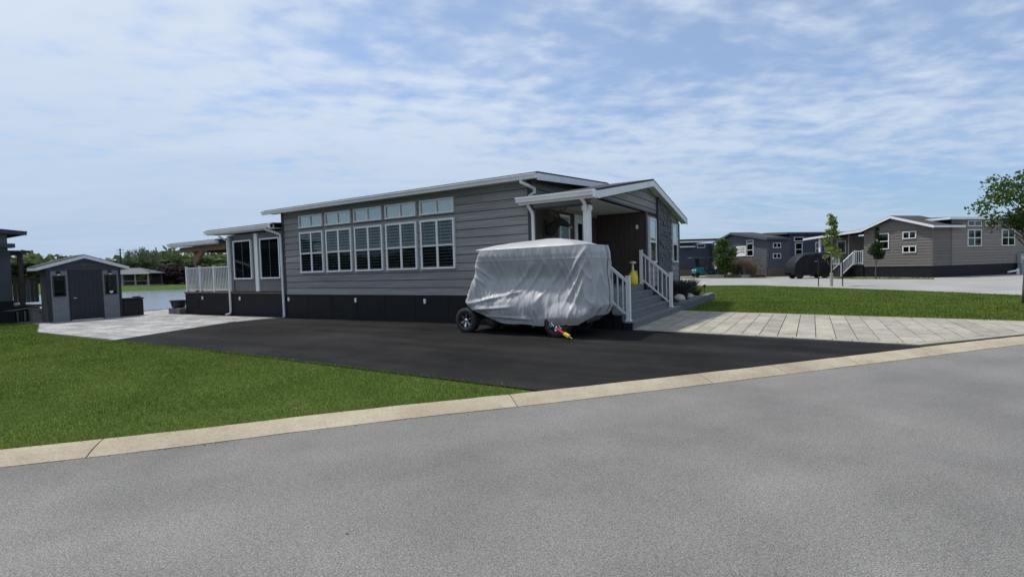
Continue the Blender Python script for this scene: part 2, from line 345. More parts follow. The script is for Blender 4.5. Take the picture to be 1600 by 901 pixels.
KERB_TOP = [(-52.0, -38.5), (-30, -19.5), (-16, -7.9), (-10, -2.6), (-7.0, .3), (-6.01, 1.23), (-5.49, 1.80), (-5.02, 2.33), (-4.44, 3.06), (-3.81, 3.80), (-2.90, 4.78), (-2.30, 5.47), (-1.70, 6.17), (-.52, 7.57), (1.51, 10.03), (2.32, 11.02), (3.17, 12.0), (6.0, 15.4), (12, 22.4), (25, 37.5)]
def kdir(i):
    a = Vector(KERB_TOP[max(i - 1, 0)]); b = Vector(KERB_TOP[min(i + 1, len(KERB_TOP) - 1)]); return (b - a).normalized()
def koff(d, i): t = kdir(i); return (KERB_TOP[i][0] + t.y * d, KERB_TOP[i][1] - t.x * d)     # towards the road
V = np.array([(u, v, 0) for u in us for v in vs_], float)
kt = np.array(KERB_TOP)
for i in range(len(V)):
    u, v = V[i, 0], V[i, 1]; z = hgt(u, v)
    vk = np.interp(u, kt[:, 0], kt[:, 1])
    if (-28 < u < 38 and v < 70) or v < vk: z -= .30          # below the lawn sheet, kerb and road
    V[i, 2] = z
nv = len(vs_)
F = np.array([(i * nv + j, (i + 1) * nv + j, (i + 1) * nv + j + 1, i * nv + j + 1) for i in range(len(us) - 1) for j in range(nv - 1)])
tag(link('ground', mesh_np('ground', V, F, 'ground', smooth=True)), kind='structure')

def sheet(name, poly, m, off, side=.06):
    """flat polygon draped over the slope, cut at the break line, with a thin edge"""
    bm = bmesh.new(); vs = [bm.verts.new((p[0], p[1], 0)) for p in poly]; bm.faces.new(vs)
    for cut in (-9.0,):
        bmesh.ops.bisect_plane(bm, geom=bm.verts[:] + bm.edges[:] + bm.faces[:], plane_co=(cut, 0, 0), plane_no=(1, 0, 0))
    bmesh.ops.recalc_face_normals(bm, faces=bm.faces)
    if sum(f.normal.z for f in bm.faces) < 0: bmesh.ops.reverse_faces(bm, faces=bm.faces)
    ext = bmesh.ops.extrude_face_region(bm, geom=bm.faces[:])
    topv = [e for e in ext['geom'] if isinstance(e, bmesh.types.BMVert)]
    for v in bm.verts: v.co.z = g(v.co.x) + off - side
    for v in topv: v.co.z = g(v.co.x) + off
    bmesh.ops.recalc_face_normals(bm, faces=bm.faces)
    bmesh.ops.triangulate(bm, faces=[f for f in bm.faces if len(f.verts) > 4])
    me = bpy.data.meshes.new(name); bm.to_mesh(me); bm.free(); me.materials.append(MATS[m])
    o = bpy.data.objects.new(name, me); COL.objects.link(o); return o

tag(sheet('lawn', [tuple(p) for p in KERB_TOP[1:]] + [(40, 60), (40, 75), (-28.3, 75), (-28.3, -18)], 'ground', -.012), kind='structure')
lake = MB(); lake.add([(-29.5, -75, -.47), (-29.5, 165, -.47), (-75, 165, -.47), (-140, -75, -.47)], [(0, 1, 2, 3)])
tag(lake.build('lake', 'water'), kind='structure')

# road
nK = len(KERB_TOP)
rd = MB(); inner = [koff(.33, i) for i in range(nK)]; outer = [koff(9.5, i) for i in range(nK)]
rd.add([(p[0], p[1], -.052) for p in inner] + [(p[0], p[1], -.052) for p in outer], [(i, i + nK, i + nK + 1, i + 1) for i in range(nK - 1)])
tag(rd.build('road', 'road'), kind='structure')
# kerb: bed + cast segments with joints
kb = MB(); ko = [koff(-.004, i) for i in range(nK)]; ki = [koff(.328, i) for i in range(nK)]
kb.add([(p[0], p[1], -.03) for p in ko] + [(p[0], p[1], -.075) for p in ki], [(i, i + nK, i + nK + 1, i + 1) for i in range(nK - 1)])
kerb = tag(kb.build('kerb', 'grout'), kind='structure')
arc = [0.0]
for i in range(1, nK): arc.append(arc[-1] + (Vector(KERB_TOP[i]) - Vector(KERB_TOP[i - 1])).length)
def kpt(s, d):
    i = max(0, min(nK - 2, int(np.searchsorted(arc, s)) - 1)); t = (s - arc[i]) / (arc[i + 1] - arc[i])
    a = Vector(koff(d, i)); b = Vector(koff(d, i + 1)); return a + (b - a) * t
s6 = arc[6]; joints = [s6 - 1.9 * k for k in range(28, 0, -1)] + [s6]
tgt = [arc[10] - .1, arc[12] + .62, arc[13] + .02, arc[13] + 1.35, arc[14] - .12, arc[15] + .1]
joints += tgt
while joints[-1] < arc[-1] - 2: joints.append(joints[-1] + 1.9)
joints = [j for j in joints if j > 0]
prof = [(0, 0, -.10), (0, .002, 0), (.03, .012, 0), (.10, .006, 0), (.20, -.012, 0), (.28, -.034, 0), (.33, -.046, 0)]
for a, b in zip(joints[:-1], joints[1:]):
    mb = MB(); n = max(2, int((b - a) / .25)); jw = .006
    P = [(0, -.12), (0, .004), (.025, .014), (.10, .008), (.20, -.010), (.28, -.032), (.33, -.046), (.33, -.12)]
    vs = []; m_ = len(P)
    for k in range(n + 1):
        s_ = a + jw + (b - a - 2 * jw) * k / n
        for d, z in P:
            p = kpt(s_, d); wob = .004 * noise.noise(Vector((s_ * 3, d * 5, 0))); vs.append((p.x, p.y, z + wob))
    fs = [(k * m_ + j, k * m_ + j + 1, (k + 1) * m_ + j + 1, (k + 1) * m_ + j) for k in range(n) for j in range(m_ - 1)]
    fs += [tuple(range(m_)), tuple(n * m_ + j for j in range(m_ - 1, -1, -1))]
    mb.add(vs, fs).build('kerb_segment', 'kerb', kerb)

tag(sheet('driveway', [(-14.6, 5.06), (-2.62, 5.02), (-2.30, 5.46), (-1.70, 6.15), (-.52, 7.55), (1.46, 9.97), (1.5, 10.2), (.6, 10.28), (-3.36, 10.62), (-15.7, 10.62), (-16.2, 8.8)], 'asphalt', .006), kind='structure')
# left stamped patio : base + flagstones
patio = sheet('patio', [(-14.6, 5.08), (-20.25, 5.13), (-24.6, 6.3), (-28.3, 6.3), (-28.2, 16.5), (-23.0, 16.5), (-23.0, 10.62), (-15.74, 10.62), (-16.24, 8.8)], 'grout', .0)
tag(patio, kind='structure')
def poly_in(poly):
    A = sum(poly[i][0] * poly[(i + 1) % len(poly)][1] - poly[(i + 1) % len(poly)][0] * poly[i][1] for i in range(len(poly))) / 2
    return abs(A)
def slab(poly, z0, z1, gap, name, m, parent, wob=0, gy=1.0):
    c = (sum(p[0] for p in poly) / len(poly), sum(p[1] for p in poly) / len(poly))
    q = []
    for p in poly:
        dx, dy = c[0] - p[0], c[1] - p[1]
        q.append((p[0] + math.copysign(min(gap, abs(dx) * .8), dx), p[1] + math.copysign(min(gap * gy, abs(dy) * .8), dy)))
    tilt = (random.uniform(-wob, wob), random.uniform(-wob, wob)); h = random.uniform(-wob, wob) * .5
    lo = [(p[0], p[1], z0 + g(p[0])) for p in q]; hi = [(p[0], p[1], z1 + g(p[0]) + h + tilt[0] * (p[0] - c[0]) + tilt[1] * (p[1] - c[1])) for p in q]
    return MB().prism(lo, hi).build(name, m, parent)
cnt = 0
pu = -14.7; rows = []
v_ = 5.1; 
while v_ < 12.4:
    rh = random.choice((.45, .6, .75)); u_ = -28.2 + random.uniform(0, .5)
    while u_ < -14.6:
        w_ = random.choice((.6, .75, .9, 1.1)); poly = [(u_, v_), (u_ + w_, v_), (u_ + w_, v_ + rh), (u_, v_ + rh)]
        u_ += w_
        for a, b, c in ((1, 0, -14.66), (0, 1, 12.4), (-.2597, -.9657, -(.2597 * -20.25 + .9657 * 5.15)), (0, -1, -5.14)):
            if poly: poly = clip(poly, a, b, c)
        if poly: # right boundary along driveway edge (-14.6,5.08)->(-16.24,8.8)->(-15.74,10.6)
            cu_ = sum(p[0] for p in poly) / len(poly); cv_ = sum(p[1] for p in poly) / len(poly)
            if cv_ < 8.8: poly = clip(poly, 3.72, 1.64, 3.72 * -14.64 + 1.64 * 5.08)
            else: poly = clip(poly, 1, 0, -16.1)
        if len(poly) >= 3:
            cv_ = sum(p[1] for p in poly) / len(poly); cu_ = sum(p[0] for p in poly) / len(poly)
            if cv_ > 10.45 and cu_ > -23.15: continue
            if cu_ < -24.95 and 6.7 < cv_ < 9.0: continue
            if poly_in(poly) > .03 and cnt < 300:
                cnt += 1; slab(poly, -.03, .016, .008, 'flagstone', random.choice(('patio', 'patio', 'patio2')), patio, .003)
    v_ += rh
# right paver driveway
walk = sheet('paver_walkway', [(-3.42, 10.62), (.6, 10.29), (1.5, 10.22), (3.3, 12.25), (5.2, 14.5), (3.5, 14.62), (-.2, 14.98), (-3.42, 15.45)], 'grout', .0)
tag(walk, kind='structure')
PB = [(-3.40, 10.64), (.6, 10.31), (1.5, 10.24), (3.25, 12.2), (5.1, 14.45), (-3.40, 15.40)]
def clip_walk(poly, inset=0.0):
    pts = PB; n = len(pts)
    for i in range(n):
        p, q = pts[i], pts[(i + 1) % n]; nx, ny = q[1] - p[1], -(q[0] - p[0]); L = math.hypot(nx, ny); nx /= L; ny /= L
        poly = clip(poly, nx, ny, nx * p[0] + ny * p[1] - (inset if i in (0, 1, 2, 3, 4) else 0))
        if len(poly) < 3: return []
    return poly
u_ = -3.40
while u_ < 5.1:
    v_ = 10.0 + random.uniform(-1.2, 0); w_ = .315
    while v_ < 15.5:
        L_ = random.choice((.62, .94, 1.25, 1.9)) if u_ > -1.5 else random.choice((.47, .62, .94))
        poly = clip_walk([(u_, v_), (u_ + w_, v_), (u_ + w_, v_ + L_), (u_, v_ + L_)], .17)
        if poly and poly_in(poly) > .01: slab(poly, -.03, .018, .0075, 'paver', random.choice(('paver', 'paver', 'paver2')), walk, .003, .5)
        v_ += L_
    u_ += w_
# border course
def border(p, q, w, inside):
    p = Vector(p); q = Vector(q); d = (q - p); L = d.length; d /= L; n = Vector((-d.y, d.x)) * inside; s = 0
    while s < L - .05:
        l = min(.62, L - s); a = p + d * s; b = p + d * (s + l)
        slab([tuple(a), tuple(b), tuple(b + n * w), tuple(a + n * w)], -.03, .019, .006, 'border_paver', random.choice(('paver', 'paver2')), walk, .002); s += l
border(PB[0], PB[1], .16, 1); border(PB[1], PB[2], .16, 1); border(PB[2], PB[3], .16, 1); border(PB[3], PB[4], .16, 1); border(PB[4], PB[5], .16, 1)

# far lane, gravel lots and the small lawn strip
tag(sheet('lane', [(-60, 26), (-22, 33.6), (-6.5, 33.1), (-3, 33.3), (.87, 29.8), (4.2, 26.6), (6.2, 24.2), (10.2, 18.6), (30, 40), (45, 70), (-16, 62), (-60, 46)], 'gravel_road', .004), kind='structure')
tag(sheet('lawn_strip', [(1.2, 43.2), (6.6, 40.2), (6.9, 42.2), (2.0, 46.0)], 'ground', .012), kind='structure')
tag(sheet('gravel_bed', [(-12.5, 50.6), (-3.6, 46.6), (-2.6, 48.2), (-11.0, 53.2)], 'ground', .010), kind='structure')

# ------------------------------------------------------------------ grass
def in_poly(P, poly):
    x, y = P[:, 0], P[:, 1]; ins = np.zeros(len(P), bool); n = len(poly)
    for i in range(n):
        x0, y0 = poly[i]; x1, y1 = poly[(i + 1) % n]
        c = ((y0 > y) != (y1 > y)) & (x < (x1 - x0) * (y - y0) / (y1 - y0 + 1e-12) + x0); ins ^= c
    return ins
def blades(poly, dens, h, w, seed, maxd=None):
    r = np.random.default_rng(seed); P = np.array(poly); lo, hi = P.min(0), P.max(0); n = int((hi - lo).prod() * dens)
    q = lo + r.random((n, 2)) * (hi - lo); q = q[in_poly(q, poly)]
    return q, r
def grass_mesh(name, q, r, h, w, lean=.5):
    n = len(q); zb = np.array([g(u) for u in q[:, 0]]) - .032
    ang = r.random(n) * 2 * np.pi; hh = h * (.55 + .7 * r.random(n)); ww = w * (.6 + .8 * r.random(n))
    la = r.random(n) * 2 * np.pi; ln = hh * lean * r.random(n)
    A = np.stack([q[:, 0] - np.cos(ang) * ww, q[:, 1] - np.sin(ang) * ww, zb], 1); B = np.stack([q[:, 0] + np.cos(ang) * ww, q[:, 1] + np.sin(ang) * ww, zb], 1)
    C = np.stack([q[:, 0] + np.cos(la) * ln, q[:, 1] + np.sin(la) * ln, zb + hh + .005], 1)
    V = np.stack([A, B, C], 1).reshape(-1, 3); F = np.arange(3 * n).reshape(-1, 3)
    return mesh_np(name, V, F, 'grass', r.random(n))
left_lawn = [(-2.97, 4.87), (-2.9, 5.03), (-14.6, 5.07), (-20.25, 5.12), (-24.6, 6.28), (-27.6, 6.0), (-27.6, 2.0), (-22, -4), (-10.2, -2.4)] + [(p[0] - .01, p[1] + .01) for p in KERB_TOP[4:10]]
qs = []
q, r = blades(left_lawn, 5200, .04, .004, 3)
d = np.hypot(q[:, 0], q[:, 1]); keep = r.random(len(q)) < np.clip((7.5 / d) ** 1.7, .06, 1); q = q[keep]; d = d[keep]
tag(link('lawn_grass', grass_mesh('lawn_grass', q, r, .042, .0045 * np.clip((d / 7.5) ** 1.5, 1, 8))), 'mown green lawn grass beside the sandy kerb and the black driveway', 'grass', kind='stuff')
right_lawn = [(-3.3, 15.5), (-.2, 15.02), (3.5, 14.66), (5.3, 14.55), (10, 18.5), (6.2, 24.2), (4.2, 26.6), (.87, 29.8), (-3, 33.3), (-6.5, 33.1), (-9, 33), (-9, 27), (-3.3, 22.0)]
q, r = blades(right_lawn, 900, .05, .01, 5)
d = np.hypot(q[:, 0], q[:, 1]); keep = r.random(len(q)) < np.clip((15 / d) ** 1.5, .1, 1); q = q[keep]
tag(link('corner_lawn_grass', grass_mesh('corner_lawn_grass', q, r, .05, .02)), 'mown green lawn between paver walkway and far lane', 'grass', kind='stuff')
q1, r = blades([(1.2, 43.2), (6.6, 40.2), (6.9, 42.2), (2.0, 46.0)], 60, .06, .03, 6)
q2, r2 = blades([(-12.5, 50.6), (-3.6, 46.6), (-2.6, 48.2), (-11.0, 53.2)], 60, .06, .03, 9)
tag(link('verge_grass', grass_mesh('verge_grass', np.vstack([q1, q2]), r, .08, .05)), 'thin grass strips along the homes across the lane', 'grass', kind='stuff')
q, r = blades([(-28.3, 6.4), (-33.5, 6), (-33.5, 19), (-28.3, 18)], 250, .08, .02, 12)
zz = np.array([hgt(u, v) - g(u) + .03 for u, v in q])
me = grass_mesh('bank_grass', q, r, .09, .025); co = np.zeros(len(me.vertices) * 3, np.float32); me.vertices.foreach_get('co', co); co = co.reshape(-1, 3); co[:, 2] += np.repeat(zz, 3); me.vertices.foreach_set('co', co.ravel())
tag(link('bank_grass', me), 'strip of grass along the lake edge past the patio', 'grass', kind='stuff')
# ragged fringe of longer blades leaning over the kerb and the driveway edge
re_ = np.random.default_rng(31); ss_ = re_.uniform(arc[4], arc[10] - .02, 3800); kp = np.array([tuple(kpt(a, b)) for a, b in zip(ss_, re_.normal(-.012, .012, len(ss_)))])
dv = np.stack([re_.uniform(-14.5, -3.0, 2600), 5.045 + re_.normal(0, .018, 2600)], 1); qf = np.vstack([kp, dv])
tag(link('lawn_fringe', grass_mesh('lawn_fringe', qf, re_, .062, .0045 * np.clip((np.hypot(qf[:, 0], qf[:, 1]) / 6) ** 1.2, 1, 4), 1.1)), 'ragged fringe of longer grass blades along the lawn edge', 'grass', kind='stuff')
# grit on the road
gm = MB()
for k in range(420):
    s_ = random.uniform(arc[4], arc[17]); d_ = random.uniform(.34, 3.4) if k % 6 == 0 else .335 + abs(random.gauss(0, .03)); p = kpt(s_, d_); z = -.052; e = random.uniform(.003, .011)
    pts = [(p.x + random.uniform(-e, e), p.y + random.uniform(-e, e), z + random.uniform(0, e)) for _ in range(4)]
    gm.add(pts, [(0, 1, 2), (0, 2, 3), (0, 1, 3), (1, 2, 3)])
tag(gm.build('road_grit', 'pebble'), 'dark grit and bits of leaf scattered on the grey road', 'grit', kind='stuff')

# ================================================================== MAIN HOME
V0, V1, UC, UL, UG, UR = 10.60, 19.20, -5.86, -15.90, -4.30, -4.05
ZS, ZD = .74, .86                    # siding bottom, deck level
home = thing('park_home', (-10, 14.9, 0), 'long grey single storey park home with white trim behind the black driveway', 'house')
FL = Frame((0, V0, 0), (1, 0, 0), (0, -1, 0))            # long wall, a = u
FG = Frame((UG, 0, 0), (0, 1, 0), (1, 0, 0))             # gable wall, a = v
FI = Frame((UC, 0, 0), (0, 1, 0), (1, 0, 0))             # inner porch wall
FB = Frame((0, 14.85, 0), (1, 0, 0), (0, -1, 0))         # brown porch side wall

def wall_poly(F, pts, c0, c1, name, m, parent):
    return MB().prism([F(a, b, c0) for a, b in pts], [F(a, b, c1) for a, b in pts]).build(name, m, parent)
# cores
wall_poly(FL, [(UL, ZS), (UC, ZS), (UC, 3.62), (UL, 3.62)], -.15, 0, 'wall', 'backing', home)
MB().box(UL, UC, V0 + .16, V1, .3, 3.55).build('wall_core', 'backing', home)
wall_poly(FL, [(UL + .01, -.25), (UC, -.12), (UC, ZS - .002), (UL + .01, ZS - .002)], -.15, .008, 'skirting', 'skirt', home)
wall_poly(FL, [(UC, -.12), (-4.62, -.12), (-4.62, ZD - .045), (UC, ZD - .045)], -.15, .004, 'skirting', 'skirt', home)
# faint joints of the skirting sheets
for u in np.arange(UL + 1.22, UC, 1.22): MB().fbox(FL, u - .012, u + .012, -.2, ZS - .03, .008, .014).build('skirting_batten', 'skirt', home)

def lap(F, a0, a1, b0, b1, cb=.024, ct=.006, polyclip=None, name='siding_board', m='siding', parent=None, gap=.015):
    poly = [(a0, b0 + gap), (a1, b0 + gap), (a1, b1), (a0, b1)]
    if polyclip: poly = polyclip(poly)
    if len(poly) < 3: return
    top = lambda b: cb + (ct - cb) * (b - b0) / (b1 - b0)
    lo = [F(a, b, 0) for a, b in poly]; hi = [F(a, b, top(b)) for a, b in poly]
    return MB().prism(lo, hi).build(name, m, parent)
RH = .2215
wins_big = [(-14.905 + 1.3625 * i, -13.69 + 1.3625 * i) for i in range(5)]
for k in range(13):
    b0 = ZS + k * RH; b1 = min(b0 + RH, 3.62)
    cuts = [UL] + sorted(random.uniform(.12, .88) * 10 + UL for _ in range(1)) if k % 2 else [UL] + [UL + 3.4 + random.uniform(-.6, .6), UL + 7.0 + random.uniform(-.6, .6)]
    cuts = cuts + [UC]
    for a, b in zip(cuts[:-1], cuts[1:]): lap(FL, a + .002, b - .002, b0, b1, parent=home)
MB().fbox(FL, UL - .03, UL + .10, ZS, 3.6, .0, .032).build('corner_trim', 'dark_trim', home)
MB().fbox(FL, UC - .10, UC + .02, ZS, 3.6, .0, .032).build('corner_trim', 'dark_trim', home)

def window(parent, F, a0, a1, b0, b1, style, tw=.05, c=.03, pr=.045):
    o = MB()
    o.fbox(F, a0, a1, b1 - tw, b1, .0, c + pr).fbox(F, a0, a1, b0, b0 + tw, .0, c + pr + .012)
    o.fbox(F, a0, a0 + tw, b0 + tw, b1 - tw, .0, c + pr - .002).fbox(F, a1 - tw, a1, b0 + tw, b1 - tw, .0, c + pr - .002)
    w = o.build('window', 'white', parent)
    ia0, ia1, ib0, ib1 = a0 + tw, a1 - tw, b0 + tw, b1 - tw; am = (a0 + a1) / 2; bm = b0 + (b1 - b0) * .475
    MB().fbox(F, ia0, ia1, ib0, ib1, .001, c - .006).build('room_backing', 'sky_in_glass' if style == 'clerestory' else 'room', w)  # clerestory: pale sheet painted as the bright sky beyond the glass
    def pane(x0, x1, y0, y1, m, cc): MB().fbox(F, x0, x1, y0, y1, cc, cc + .004).build('pane', m, w)
    if style in ('double', 'small4'):
        MB().fbox(F, am - .035, am + .035, ib0, ib1, c - .004, c + pr - .006).build('mullion', 'white', w)
        MB().fbox(F, ia0, ia1, bm - .022, bm + .022, c - .003, c + pr + .004).build('meeting_rail', 'white', w)
        for x0, x1 in ((ia0, am - .035), (am + .035, ia1)):
            pane(x0, x1, bm + .022, ib1, 'glass', c + .022); pane(x0, x1, ib0, bm - .022, 'glass_screen' if style == 'double' else 'glass_dark', c + .014)
            if style == 'double':
                gr = MB()
                for x in (x0 + .085, x1 - .085): gr.fbox(F, x - .008, x + .008, bm + .022, ib1, c + .016, c + .021)
                for y in (bm + .11, ib1 - .085): gr.fbox(F, x0, x1, y - .008, y + .008, c + .0165, c + .0205)
                gr.build('grille', 'white', w)
                bl = MB(); y = ib0 + .02
                while y < ib1 - .02:
                    bl.add([F(x0, y, c + .013), F(x1, y, c + .013), F(x1, y + .034, c + .002), F(x0, y + .034, c + .002)], [(0, 1, 2, 3)]); y += .088
                bl.build('blind_or_reflection', 'slat', w)
    elif style == 'clerestory':
        MB().fbox(F, am - .022, am + .022, ib0, ib1, c - .004, c + pr - .008).build('mullion', 'white', w)
        for x0, x1 in ((ia0, am - .022), (am + .022, ia1)):
            MB().fbox(F, x0, x0 + .035, ib0, ib1, c - .005, c + .003).build('sash_edge', 'dark_trim', w)
            pane(x0, x1, ib0, ib1, 'glass_bright', c + .012)
    elif style == 'dark2':
        MB().fbox(F, am - .02, am + .02, ib0, ib1, c - .004, c + pr - .008).build('mullion', 'white', w)
        for x0, x1 in ((ia0, am - .02), (am + .02, ia1)): pane(x0, x1, ib0, ib1, 'glass_dark', c + .012)
    elif style == 'hung':
        MB().fbox(F, ia0, ia1, bm - .03, bm + .03, c - .003, c + pr).build('meeting_rail', 'white', w)
        MB().fbox(F, ia0, ia1, bm + .03, ib1, c - .005, c - .002).build('blind_or_reflection', 'sky_in_glass', w)  # pale sheet painted as the bright reflection in the upper sash
        pane(ia0, ia1, bm + .03, ib1, 'glass_bright', c + .02); pane(ia0, ia1, ib0, bm - .03, 'glass_dark', c + .012)
    elif style == 'sunroom':
        MB().fbox(F, am - .018, am + .018, ib0, ib1, c - .004, c + pr - .02).build('mullion', 'dark_trim', w)
        bl = MB(); y = ib0 + .02
        while y < ib1 - .03:
            bl.add([F(ia0, y, c + .012), F(ia1, y, c + .012), F(ia1, y + .07, c + .001), F(ia0, y + .07, c + .001)], [(0, 1, 2, 3)]); y += .115
        bl.build('blind_or_reflection', 'slat_dark', w)
        for x0, x1 in ((ia0, am - .018), (am + .018, ia1)): pane(x0, x1, ib0, ib1, 'glass_dark', c + .014)
    elif style == 'plain': pane(ia0, ia1, ib0, ib1, 'glass_dark', c + .012)
    return w
for a0, a1 in wins_big:
    window(home, FL, a0, a1, 1.488, 2.865, 'double', tw=.055)
    window(home, FL, a0 + .005, a1 - .005, 3.005, 3.415, 'clerestory', tw=.04)

# main roof: low pitched slab
zr0, zr1, vm = 3.70, 4.05, 14.9
u0, u1 = UL - .55, UC + .36
def roof_slab(name, ua, ub, va, za, vb, zb, t, m, parent): return MB().hexa([(ua, va, za - t), (ub, va, za - t), (ub, vb, zb - t), (ua, vb, zb - t)], [(ua, va, za), (ub, va, za), (ub, vb, zb), (ua, vb, zb)]).build(name, m, parent)
rf = roof_slab('roof', u0, u1, V0 - .33, zr0 + .012, vm, zr1 + .012, .06, 'shingle', home)
roof_slab('roof', u0, u1, V1 + .33, zr0 + .012, vm + .002, zr1 + .01, .06, 'shingle', home)
MB().box(u0 + .02, u1 - .02, V0 - .30, V0 + .02, 3.60, 3.63).build('soffit', 'soffit', home)
MB().box(u0 + .01, u1 - .01, V0 - .325, V0 - .30, 3.575, zr0 - .05).build('fascia', 'white', home)
def gutter(ua, ub, v, zt, parent, sgn=-1):
    pr_ = [(0, 0), (0, -.10), (-.03, -.125), (-.075, -.125), (-.10, -.07), (-.10, -.02), (-.125, 0), (-.125, .008), (-.105, .008), (-.09, -.02), (-.085, -.02)]
    pr_ = [(0, -.01), (0, -.10), (-.03, -.12), (-.08, -.12), (-.095, -.06), (-.12, -.035), (-.12, 0), (-.105, 0), (-.1, -.02)]
    return MB().prism([(ua, v + p * -sgn, zt + z) for p, z in pr_], [(ub, v + p * -sgn, zt + z) for p, z in pr_]).build('gutter', 'white', parent)
gutter(u0, u1, V0 - .33, zr0 - .03, home)
def rake(uu, va, za, vb, zb, h, parent, t=.03, name='rake_fascia', lift=0):
    return MB().hexa([(uu, va, za - h + lift), (uu + t, va, za - h + lift), (uu + t, vb, zb - h + lift), (uu, vb, zb - h + lift)], [(uu, va, za + lift), (uu + t, va, za + lift), (uu + t, vb, zb + lift), (uu, vb, zb + lift)]).build(name, 'white', parent)
rake(u1 - .02, V0 - .33, zr0 - .03, vm, zr1 - .03, .16, home)
# upper end wall of the main body above the porch roof
wall_poly(FI, [(V0, 2.9), (V1, 2.9), (V1, 3.62), (vm, 4.0), (V0, 3.62)], -.15, -.004, 'end_wall', 'backing', home)
for k in range(5):
    b0 = 2.95 + k * RH
    lap(FI, V0 + .02, V1, b0, b0 + RH, polyclip=lambda p: clip(clip(p, -.0, 1, 4.2), -.0875, 1, 3.62 - .0875 * V0), m='siding_y', parent=home)
# left end of main body (barely seen) and rear
wall_poly(Frame((UL, 0, 0), (0, 1, 0), (-1, 0, 0)), [(V0, .3), (V1, .3), (V1, 3.62), (vm, 4.0), (V0, 3.62)], -.1, .004, 'end_wall', 'siding_y', home)

# ---------------- front porch section
zf0, zf1 = 3.13, 3.99; sl_ = (zf1 - zf0) / (14.92 - 10.25)
ua_ = -6.06
def front_roof(va, vb, sgn):
    # slab from ua to UR
    za = zf0; return roof_slab('porch_roof', ua_, UR, va, za + .02, vb, zf1 + .02, .05, 'shingle', home)
front_roof(10.24, 14.92, 1)
roof_slab('porch_roof', ua_, UR, 19.6, zf0 + .02, 14.922, zf1 + .018, .05, 'shingle', home)
rake(UR - .02, 10.24, zf0 - .032, 14.92, zf1 - .032, .17, home); rake(UR - .022, 19.6, zf0 - .03, 14.92, zf1 - .03, .17, home)
gutter(ua_, UR + .02, 10.25, zf0 + .0, home)
MB().box(ua_ + .02, UR - .03, 10.27, 10.295, 2.96, zf0 - .04).build('fascia', 'white', home)
MB().box(UR - .02, UR + .035, 10.12, 10.42, 2.95, 3.1).build('eave_return', 'white', home)
# sloping soffit under the rake overhang
for va, vb in ((10.3, 14.92), (19.55, 14.93)):
    MB().hexa([(UG + .03, va, zf0 - .17), (UR - .025, va, zf0 - .17), (UR - .025, vb, zf1 - .17), (UG + .03, vb, zf1 - .17)], [(UG + .03, va, zf0 - .15), (UR - .025, va, zf0 - .15), (UR - .025, vb, zf1 - .15), (UG + .03, vb, zf1 - .15)]).build('rake_soffit', 'soffit', home)
MB().box(ua_ + .2, UG + .02, 10.29, 14.86, 3.052, 3.075).build('porch_ceiling', 'soffit', home)
MB().fbox(FL, UC + .03, UG - .02, 2.905, 3.05, -.12, .0).build('beam', 'siding', home)
MB().fbox(FL, UC + .03, UG - .02, 2.86, 2.90, -.12, .006).build('beam_trim', 'dark_trim', home)
# gable wall: header above the opening + right part, with lap boards
gl_ = lambda v: zf0 - .1 + sl_ * (min(v, 29.84 - v) - 10.25)
wall_poly(FG, [(V0 - .02, 3.052), (14.85, 3.052), (14.85, .1), (V1, .1), (V1, gl_(V1)), (14.92, gl_(14.92)), (V0 - .02, gl_(V0 - .02))], -.12, 0, 'gable_wall', 'backing', home)
def gclip(p):
    p = clip(p, -sl_, 1, zf0 - .12 - sl_ * 10.25)
    if len(p) > 2: p = clip(p, sl_, 1, zf0 - .12 + sl_ * 19.59)
    return p
for k in range(15):
    b0 = ZS + k * RH; b1 = b0 + RH
    if b1 <= 3.06: segs = [(14.98, 16.08), (17.92, V1 - .02)]
    else: segs = [(V0, 16.08), (17.92, V1 - .02)] if b0 < 3.9 else [(V0, V1)]
    for a, b in segs:
        bb = max(b0, 3.055) if a < 14.9 else b0
        lap(FG, a, b, bb, b1, polyclip=gclip, m='siding_y', parent=home)
MB().fbox(FG, 14.85, 14.975, ZD, 3.05, .0, .035).build('opening_trim', 'dark_trim', home)
MB().fbox(FG, V0 - .02, 14.85, 3.045, 3.085, .0, .03).build('opening_trim', 'dark_trim', home)
MB().fbox(FG, V1 - .08, V1 + .03, .12, 2.95, .0, .035).build('corner_trim', 'dark_trim', home)
MB().box(UG - .1, UG - .02, V1 - .05, V1 + .02, .1, 3.0).build('corner_trim', 'dark_trim', home)
wall_poly(FG, [(14.85, -.1), (V1, -.1), (V1, ZS), (14.85, ZS)], -.1, .006, 'skirting', 'skirt', home)
MB().fbox(FG, 16.04, 16.12, .1, 3.72, .0, .085).build('stone_trim', 'dark_trim', home)
# stone veneer chimney panel: many small ledge stones in one part
st = MB(); b = .08
while b < 3.75:
    rh_ = random.uniform(.06, .13); a = 16.12
    while a < 17.9:
        w_ = min(random.uniform(.12, .42), 17.9 - a); pl = gclip([(a + .004, b + .004), (a + w_ - .004, b + .004), (a + w_ - .004, b + rh_ - .004), (a + .004, b + rh_ - .004)])
        if len(pl) > 2 and w_ > .02:
            d_ = random.uniform(.045, .085); st.prism([FG(x, y, 0) for x, y in pl], [FG(x, y, d_) for x, y in pl])
        a += w_
    b += rh_
tag(st.build('stone_veneer', 'stone_dark', home), kind='stuff')
window(home, FG, 15.10, 15.84, 1.50, 2.88, 'hung', tw=.05, c=.035); window(home, FG, 18.03, 18.77, 1.50, 2.88, 'hung', tw=.05, c=.035)
